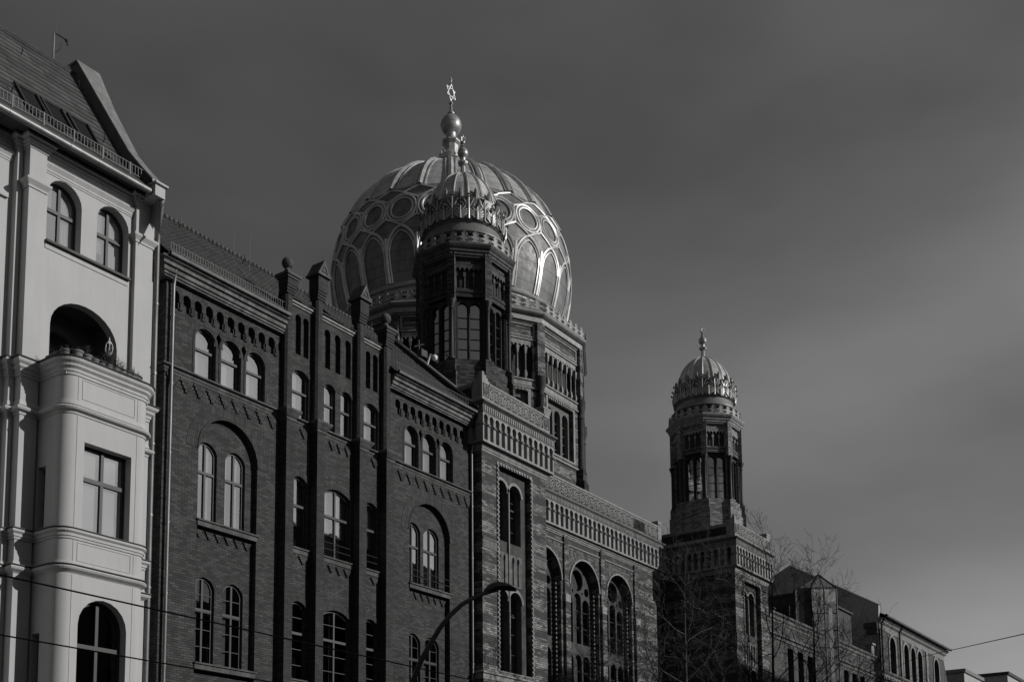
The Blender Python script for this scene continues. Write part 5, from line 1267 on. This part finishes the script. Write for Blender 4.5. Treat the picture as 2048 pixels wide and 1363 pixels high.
b.add([(*lerp(.66, 1), 12), (*lerp(.80, 1), 12), (*lerp(.80, 1), 19.3), (*lerp(.66, 1), 19.3)], [(0, 1, 2, 3)]); b.build('blind', 'white', G)  # white sheets added outside the glass to make the panes bright
b = MB(); b.box(76.3, 79.9, 29.45, 29.6, 0, 20.6); b.add([(pts[0][0], pts[0][1], 11), (pts[1][0], pts[1][1], 11), (pts[1][0], pts[1][1], 20.75), (pts[0][0], pts[0][1], 20.75)], [(0, 1, 2, 3)])
b.sweep([pts[0], pts[1], pts[2], pts[3]], [(-.02, 0.0), (-.02, 11.8)], caps=False); b.build('core_wall', 'render_dark', G)
# corner house with the tall fire wall
K = thing('corner_building', 'brick house with round-arched windows and a tall blank fire wall, at far right', 'building', (99, 28.2, 0))
fr = FR(28.2); kx0, kx1 = 90.2, 108.4; aw = [(92.6, 94.1), (96.3, 97.6), (98.2, 99.5), (100.1, 101.4), (105.0, 106.5)]
H = [arch(a, c_, 16.9, 19.75) for a, c_ in aw] + [arch(a, c_, 11.4, 14.8) for a, c_ in aw]
b = MB(); b.wall(fr, [(kx0, 0), (kx1, 0), (kx1, 20.6), (kx0, 20.6)], H, 0, .35); b.box(kx1 - .3, kx1, 28.6, 42, 0, 20.6); b.box(kx0 + .1, kx1, 41.8, 42, 0, 20.6); b.build('wall', 'far_brick', K)
b = MB(); b.box(kx0 + .3, kx1 - .3, 30, 30.1, 0, 20.4); b.build('interior_backing', 'room', K)
b = MB(); b.prism(LF(kx0), [(-42, 0), (-28.2, 0), (-28.2, 20.3), (-28.14, 21.9), (-35.2, 26.1), (-42, 22.8)], -.3, 0); b.build('fire_wall', 'render_pale', K)
b = MB(); b.fbox(LF(kx0), -29.3, -28.25, 0, .3, 20.1, 20.5); b.fbox(LF(kx0), -29.1, -28.25, 0, .25, 19.6, 20.1); b.build('corbel', 'render_dark', K)
b = MB(); b.add([(kx0 - .05, 28.05, 21.88), (kx0 + .45, 28.05, 21.88), (kx0 + .45, 35.2, 26.16), (kx0 - .05, 35.2, 26.16)], [(0, 1, 2, 3)]); b.build('wall_coping', 'zinc_pale', K)
b = MB(); b.box(88.95, 89.5, 31.2, 32.0, 12.5, 19.0); b.build('flue', 'iron', K)
for i, h in enumerate(H):
    window(K, fr, h, -.32, 1, (.62,), .08, 'wood_grey', 'glass_dark', cover=[(.05, .4, .3, .5)] if i < 5 else None, cmat='curtain')
b = MB()
for a, c_ in aw: b.nxt(); b.prism(fr, arch_ring(fr, a, c_, 19.75, .26, 0, drop=2.2), 0, .07)
b.build('arch_surround', 'far_stone', K)
mould(K, [(kx0, 28.2), (kx1, 28.2), (kx1, 30)], [(0, 19.98), (.04, 20.0), (.04, 20.42), (.10, 20.46), (.22, 20.56), (.22, 20.66), (.36, 20.76), (.42, 20.84), (0, 20.88)], 'cornice', 'far_stone')
mould(K, [(kx0, 28.2), (kx1, 28.2)], [(0, 16.3), (.12, 16.36), (.12, 16.5), (.3, 16.62), (.34, 16.72), (0, 16.78)], 'string_course', 'far_stone')
b = MB()
for i in range(44): b.fbox(fr, kx0 + .2 + i * .41, kx0 + .4 + i * .41, 0, .2, 16.12, 16.32)
b.build('dentil_row', 'far_stone', K)
for u in (95.3, 102.6):
    b = MB(); b.fbox(fr, u, u + .55, 0, .08, 16.8, 19.97); b.build('pilaster', 'far_stone', K)
b = MB(); b.tube([(kx0 + .1, 27.6, 20.98), (kx1 + .3, 27.6, 20.98)], .12, 8); b.build('gutter', 'zinc', K)
for x in (90.45, 95.0):
    b = MB(); b.tube([(x, 27.7, 20.9), (x, 28.05, 20.4), (x, 28.08, 0.2)], .07, 8); b.build('downpipe', 'iron', K)
b = MB(); b.add([(kx0 + .3, 27.55, 21.0), (kx1 + .3, 27.55, 21.0), (kx1 - 2.6, 29.0, 21.72), (kx0 + .3, 29.0, 21.72), (kx1 - 2.6, 35, 22.0), (kx0 + .3, 35, 22.0), (kx1 + .3, 42, 20.8), (kx0 + .3, 42, 20.8)], [(0, 1, 2, 3), (3, 2, 4, 5), (5, 4, 6, 7), (1, 6, 4, 2)]); b.build('roof', 'iron', K)
b = MB(); b.add([(kx1 + .05, 28.2, 19.9), (kx1 + .05, 31.8, 19.9), (kx1 + 2.6, 28.2, 14.5), (kx1 + 2.6, 31.8, 14.5), (kx1, 28.2, 14.0), (kx1, 31.8, 14.0)], [(0, 2, 3, 1), (0, 4, 2)]); b.build('lean_to', 'iron', K)
# far pale flat-roofed blocks at the right edge
for nm, lab, x0, x1, y0, y1, z in (('rooftop_house', 'pale flat-roofed block just visible right of the corner house', 122.7, 130, 30, 36.5, 21.1), ('distant_house', 'wide low dark-edged block at the lower right corner of the picture', 142.1, 165, 30, 42, 23.4)):
    t_ = thing(nm, lab, 'building', (x0, y0, 0)); b = MB(); b.box(x0, x1, y0, y1, 0, z); b.build('wall', 'far_white', t_)
    b = MB(); b.box(x0 - .2, x1 + .2, y0 - .2, y1 + .2, z, z + .35); b.build('roof', 'zinc' if nm[0] == 'r' else 'iron', t_)
    for k in range(3):
        c_ = MB(); c_.fbox(FR(y0), x0 + 1 + k * 2.4, x0 + 2.2 + k * 2.4, 0, .04, z - 3, z - 1.4); c_.build('window', 'glass_dark', t_)

# row across the street, seen only as a reflection in the windows
def across(x0, x1, h, lab):
    t_ = thing('opposite_house', lab, 'building', (x0, -3, 0), 'houses across the street, mirrored in the panes')
    b = MB(); f = F(x1, -3.0, pi); n = max(2, int((x1 - x0) / 3.2)); st = (x1 - x0) / n
    H = [arch(i * st + .9, i * st + st - .9, 4.2 + 3.5 * k, 6.5 + 3.5 * k, 'flat') for i in range(n) for k in range(int((h - 4) / 3.5))]
    b.wall(f, [(0, 0), (x1 - x0, 0), (x1 - x0, h), (0, h)], H, 0, .25); b.box(x0, x1, -14, -13.8, 0, h); b.box(x0, x0 + .2, -13.8, -3.1, 0, h); b.box(x1 - .2, x1, -13.8, -3.1, 0, h); b.build('wall', 'render_mid', t_)
    b = MB(); b.box(x0 + .2, x1 - .2, -3.5, -3.4, .1, h - .1); b.build('pane', 'room', t_)
    b = MB(); b.add([(x0, -2.8, h), (x1, -2.8, h), (x1, -8.5, h + 2.6), (x0, -8.5, h + 2.6), (x1, -14, h), (x0, -14, h)], [(0, 1, 2, 3), (3, 2, 4, 5), (1, 4, 2), (0, 3, 5)]); b.build('roof', 'tile_dark', t_)
for x0, x1, h, lab in ((-22, -3, 17, 'five-storey rendered house across the street, mirrored in the plaster house panes'), (-2.8, 20, 16.5, 'wide rendered house across the street behind the camera position'), (20.2, 41, 18.0, 'rendered house across the street, mirrored in the upper brick house panes'), (41.2, 62, 18.6, 'taller rendered house across the street facing the brick house'), (62.2, 92, 26.6, 'tallest rendered house across the street, shading the lower synagogue front'), (92.2, 125, 21, 'long rendered house at the far end across the street')):
    across(x0, x1, h, lab)

# ================================================================== bare street trees
def bare_tree(name, label, x, y, h, seed, lean=(0, 0), pale=False, r0=.16, spread=1.0, fork=.35, first=.3, depth=5, dens=1.0):
    R_ = random.Random(seed); t_ = thing(name, label, 'tree', (x, y, 0), 'bare street trees')
    tr = MB(); cr = MB(); m = 'bark_pale' if pale else 'bark'
    def limb(p, d, L, r, lev, bm):
        n = 5 if lev < 4 else 3; pts = [p.copy()]; rs = [r]; q = p.copy(); dd = d.copy()
        for i in range(n):
            dd = (dd + Vector((R_.gauss(0, .16), R_.gauss(0, .16), R_.gauss(.03, .08))) * (1 + lev * .2)).normalized()
            q = q + dd * L / n; pts.append(q.copy()); rs.append(max(.0055, r * (1 - (.55 if lev < 4 else .7) * (i + 1) / n)))
        bm.tube(pts, rs, 6 if lev < 2 else (4 if lev < 4 else 3))
        if lev >= depth: return
        k = {0: 0, 1: 4, 2: 5, 3: 5, 4: 3}.get(lev, 3)
        for j in range(k):
            t = R_.uniform(.25, .98); i = min(n - 1, int(t * n)); pp = pts[i].lerp(pts[i + 1], t * n - i)
            ax = dd.orthogonal(); ax.rotate(Matrix.Rotation(R_.uniform(0, 2 * pi), 3, dd)); ang = R_.uniform(.6, 1.25) * spread
            nd_ = (dd * cos(ang) + ax.normalized() * sin(ang) + Vector((0, 0, .12))).normalized()
            limb(pp, nd_, L * R_.uniform(.32, .6), rs[i] * .55, lev + 1, bm)
        limb(pts[-1], dd, L * .55, rs[-1], lev + 1, bm)
    # trunk with limbs along its upper part
    p = Vector((x, y, -.05)); d = Vector((lean[0], lean[1], 1)).normalized(); n = 12; pts = [p.copy()]; rs = [r0 * 1.25]
    for i in range(n):
        d = (d + Vector((R_.gauss(0, .012), R_.gauss(0, .012), .02))).normalized(); p = p + d * h * .86 / n; pts.append(p.copy()); rs.append(r0 * (1 - .82 * (i + 1) / n))
    tr.tube(pts, rs, 9)
    lim = int((14 * (1 - first) * 1.6 + 3) * dens)
    for j in range(lim):
        t = first + (1 - first) * (j + R_.random()) / lim; t = min(.99, t); i = min(n - 1, int(t * n)); pp = pts[i].lerp(pts[i + 1], t * n - i)
        az = j * 2.4 + R_.uniform(-.4, .4); up_ = R_.uniform(.15, 1.0)
        nd_ = Vector((cos(az) * spread, sin(az) * spread, up_)).normalized(); limb(pp, nd_, h * (.32 - .2 * t) * R_.uniform(.7, 1.25) + .4, rs[i] * .5, 2, cr)
    limb(pts[-1], d, h * .14, rs[-1], 2, cr)
    tr.build('trunk', m, t_); cr.build('crown', m, t_)
TY = 21.5
bare_tree('bare_tree', 'slim bare tree with a pale straight trunk against the dark side of the far tower', 43.6, TY, 15.0, 3, (0.004, 0), True, .13, .9, first=.5, dens=.85)
bare_tree('bare_tree', 'bare tree whose forked top stands against the sky right of the far tower', 53.6, TY + .5, 17.9, 11, (0.03, 0), False, .15, .8, first=.5, dens=1.1)
bare_tree('bare_tree', 'bare tree in front of the glazed oriel, its top left of the oriel roof', 58.9, TY + .5, 17.0, 23, (-.01, 0), False, .17, .9, first=.45, dens=1.1)
bare_tree('bare_tree', 'low bare tree whose twigs cross the large arched synagogue windows', 38.3, 21, 11.6, 31, (0, 0), False, .12, 1.1, first=.6)
bare_tree('bare_tree', 'bare tree in front of the blank fire wall, left of the arched-window house', 67.0, TY + .5, 14.6, 47, (.02, 0), False, .15, 1.0, first=.5)
bare_tree('bare_tree', 'bare tree before the arched windows of the far right house', 78.5, TY + .5, 13.6, 52, (.02, 0), False, .15, 1.0, first=.5)

# ================================================================== lamp and wires
T = thing('street_lamp', 'tall street lamp with a long curved arm and flat head, before the brick house', 'street lamp', (17.55, 15, 0))
P_ = [(17.55, 0), (17.6, 2.2), (17.75, 4.0), (18.06, 5.37), (18.34, 5.86), (18.62, 6.22), (18.95, 6.62), (19.3, 6.95), (19.7, 7.25), (20.17, 7.50), (20.55, 7.66), (20.95, 7.80)]
b = MB(); b.tube([(x, 15, z) for x, z in P_], [.10, .09, .075, .06, .058, .056, .053, .051, .048, .046, .044, .042], 10); b.lathe(17.55, 15, [(.16, 0), (.16, .9), (.11, 1.0)], 12); b.build('pole', 'iron', T)
b = MB(); hd = [(20.55, 7.70, .05, .05), (20.75, 7.82, .12, .09), (21.0, 7.90, .16, .11), (21.3, 7.94, .16, .09), (21.55, 7.94, .12, .05), (21.72, 7.93, .03, .02)]
vs = []; n = 10
for x, z, wy, hz in hd:
    for k in range(n): a = 2 * pi * k / n; vs.append((x, 15 + wy * cos(a), z + hz * (sin(a) if sin(a) > 0 else .8 * sin(a))))
b.add(vs, [(i * n + k, i * n + (k + 1) % n, (i + 1) * n + (k + 1) % n, (i + 1) * n + k) for i in range(5) for k in range(n)] + [tuple(range(n)), tuple(5 * n + k for k in range(n))[::-1]], True)
b.build('lamp_head', 'iron', T)
def sag(p, q, s_, n=16): return [(p[0] + (q[0] - p[0]) * i / n, p[1] + (q[1] - p[1]) * i / n, p[2] + (q[2] - p[2]) * i / n - s_ * 4 * (i / n) * (1 - i / n)) for i in range(n + 1)]
for lab, p, q, s_ in (('upper of the two thin dark wires crossing the plaster and brick houses', (2, 13, 5.24), (32, 13, 5.02), 0.0), ('lower of the two thin dark wires, near the bottom edge at left', (2, 15, 4.94), (32, 15, 4.82), 0.0)):
    b = MB(); b.tube(sag(p, q, s_), .012, 5); tag(b.build('overhead_wire', 'iron'), lab, 'wire', 'overhead wires')
b = MB(); b.tube([(99.5, 28.15, 19.0), (45, 7.98, 10.02), (40, 6.1, 9.25)], .022, 5); tag(b.build('span_wire', 'iron'), 'thin wire running from the far right house across the sky to the right edge', 'wire', 'overhead wires')
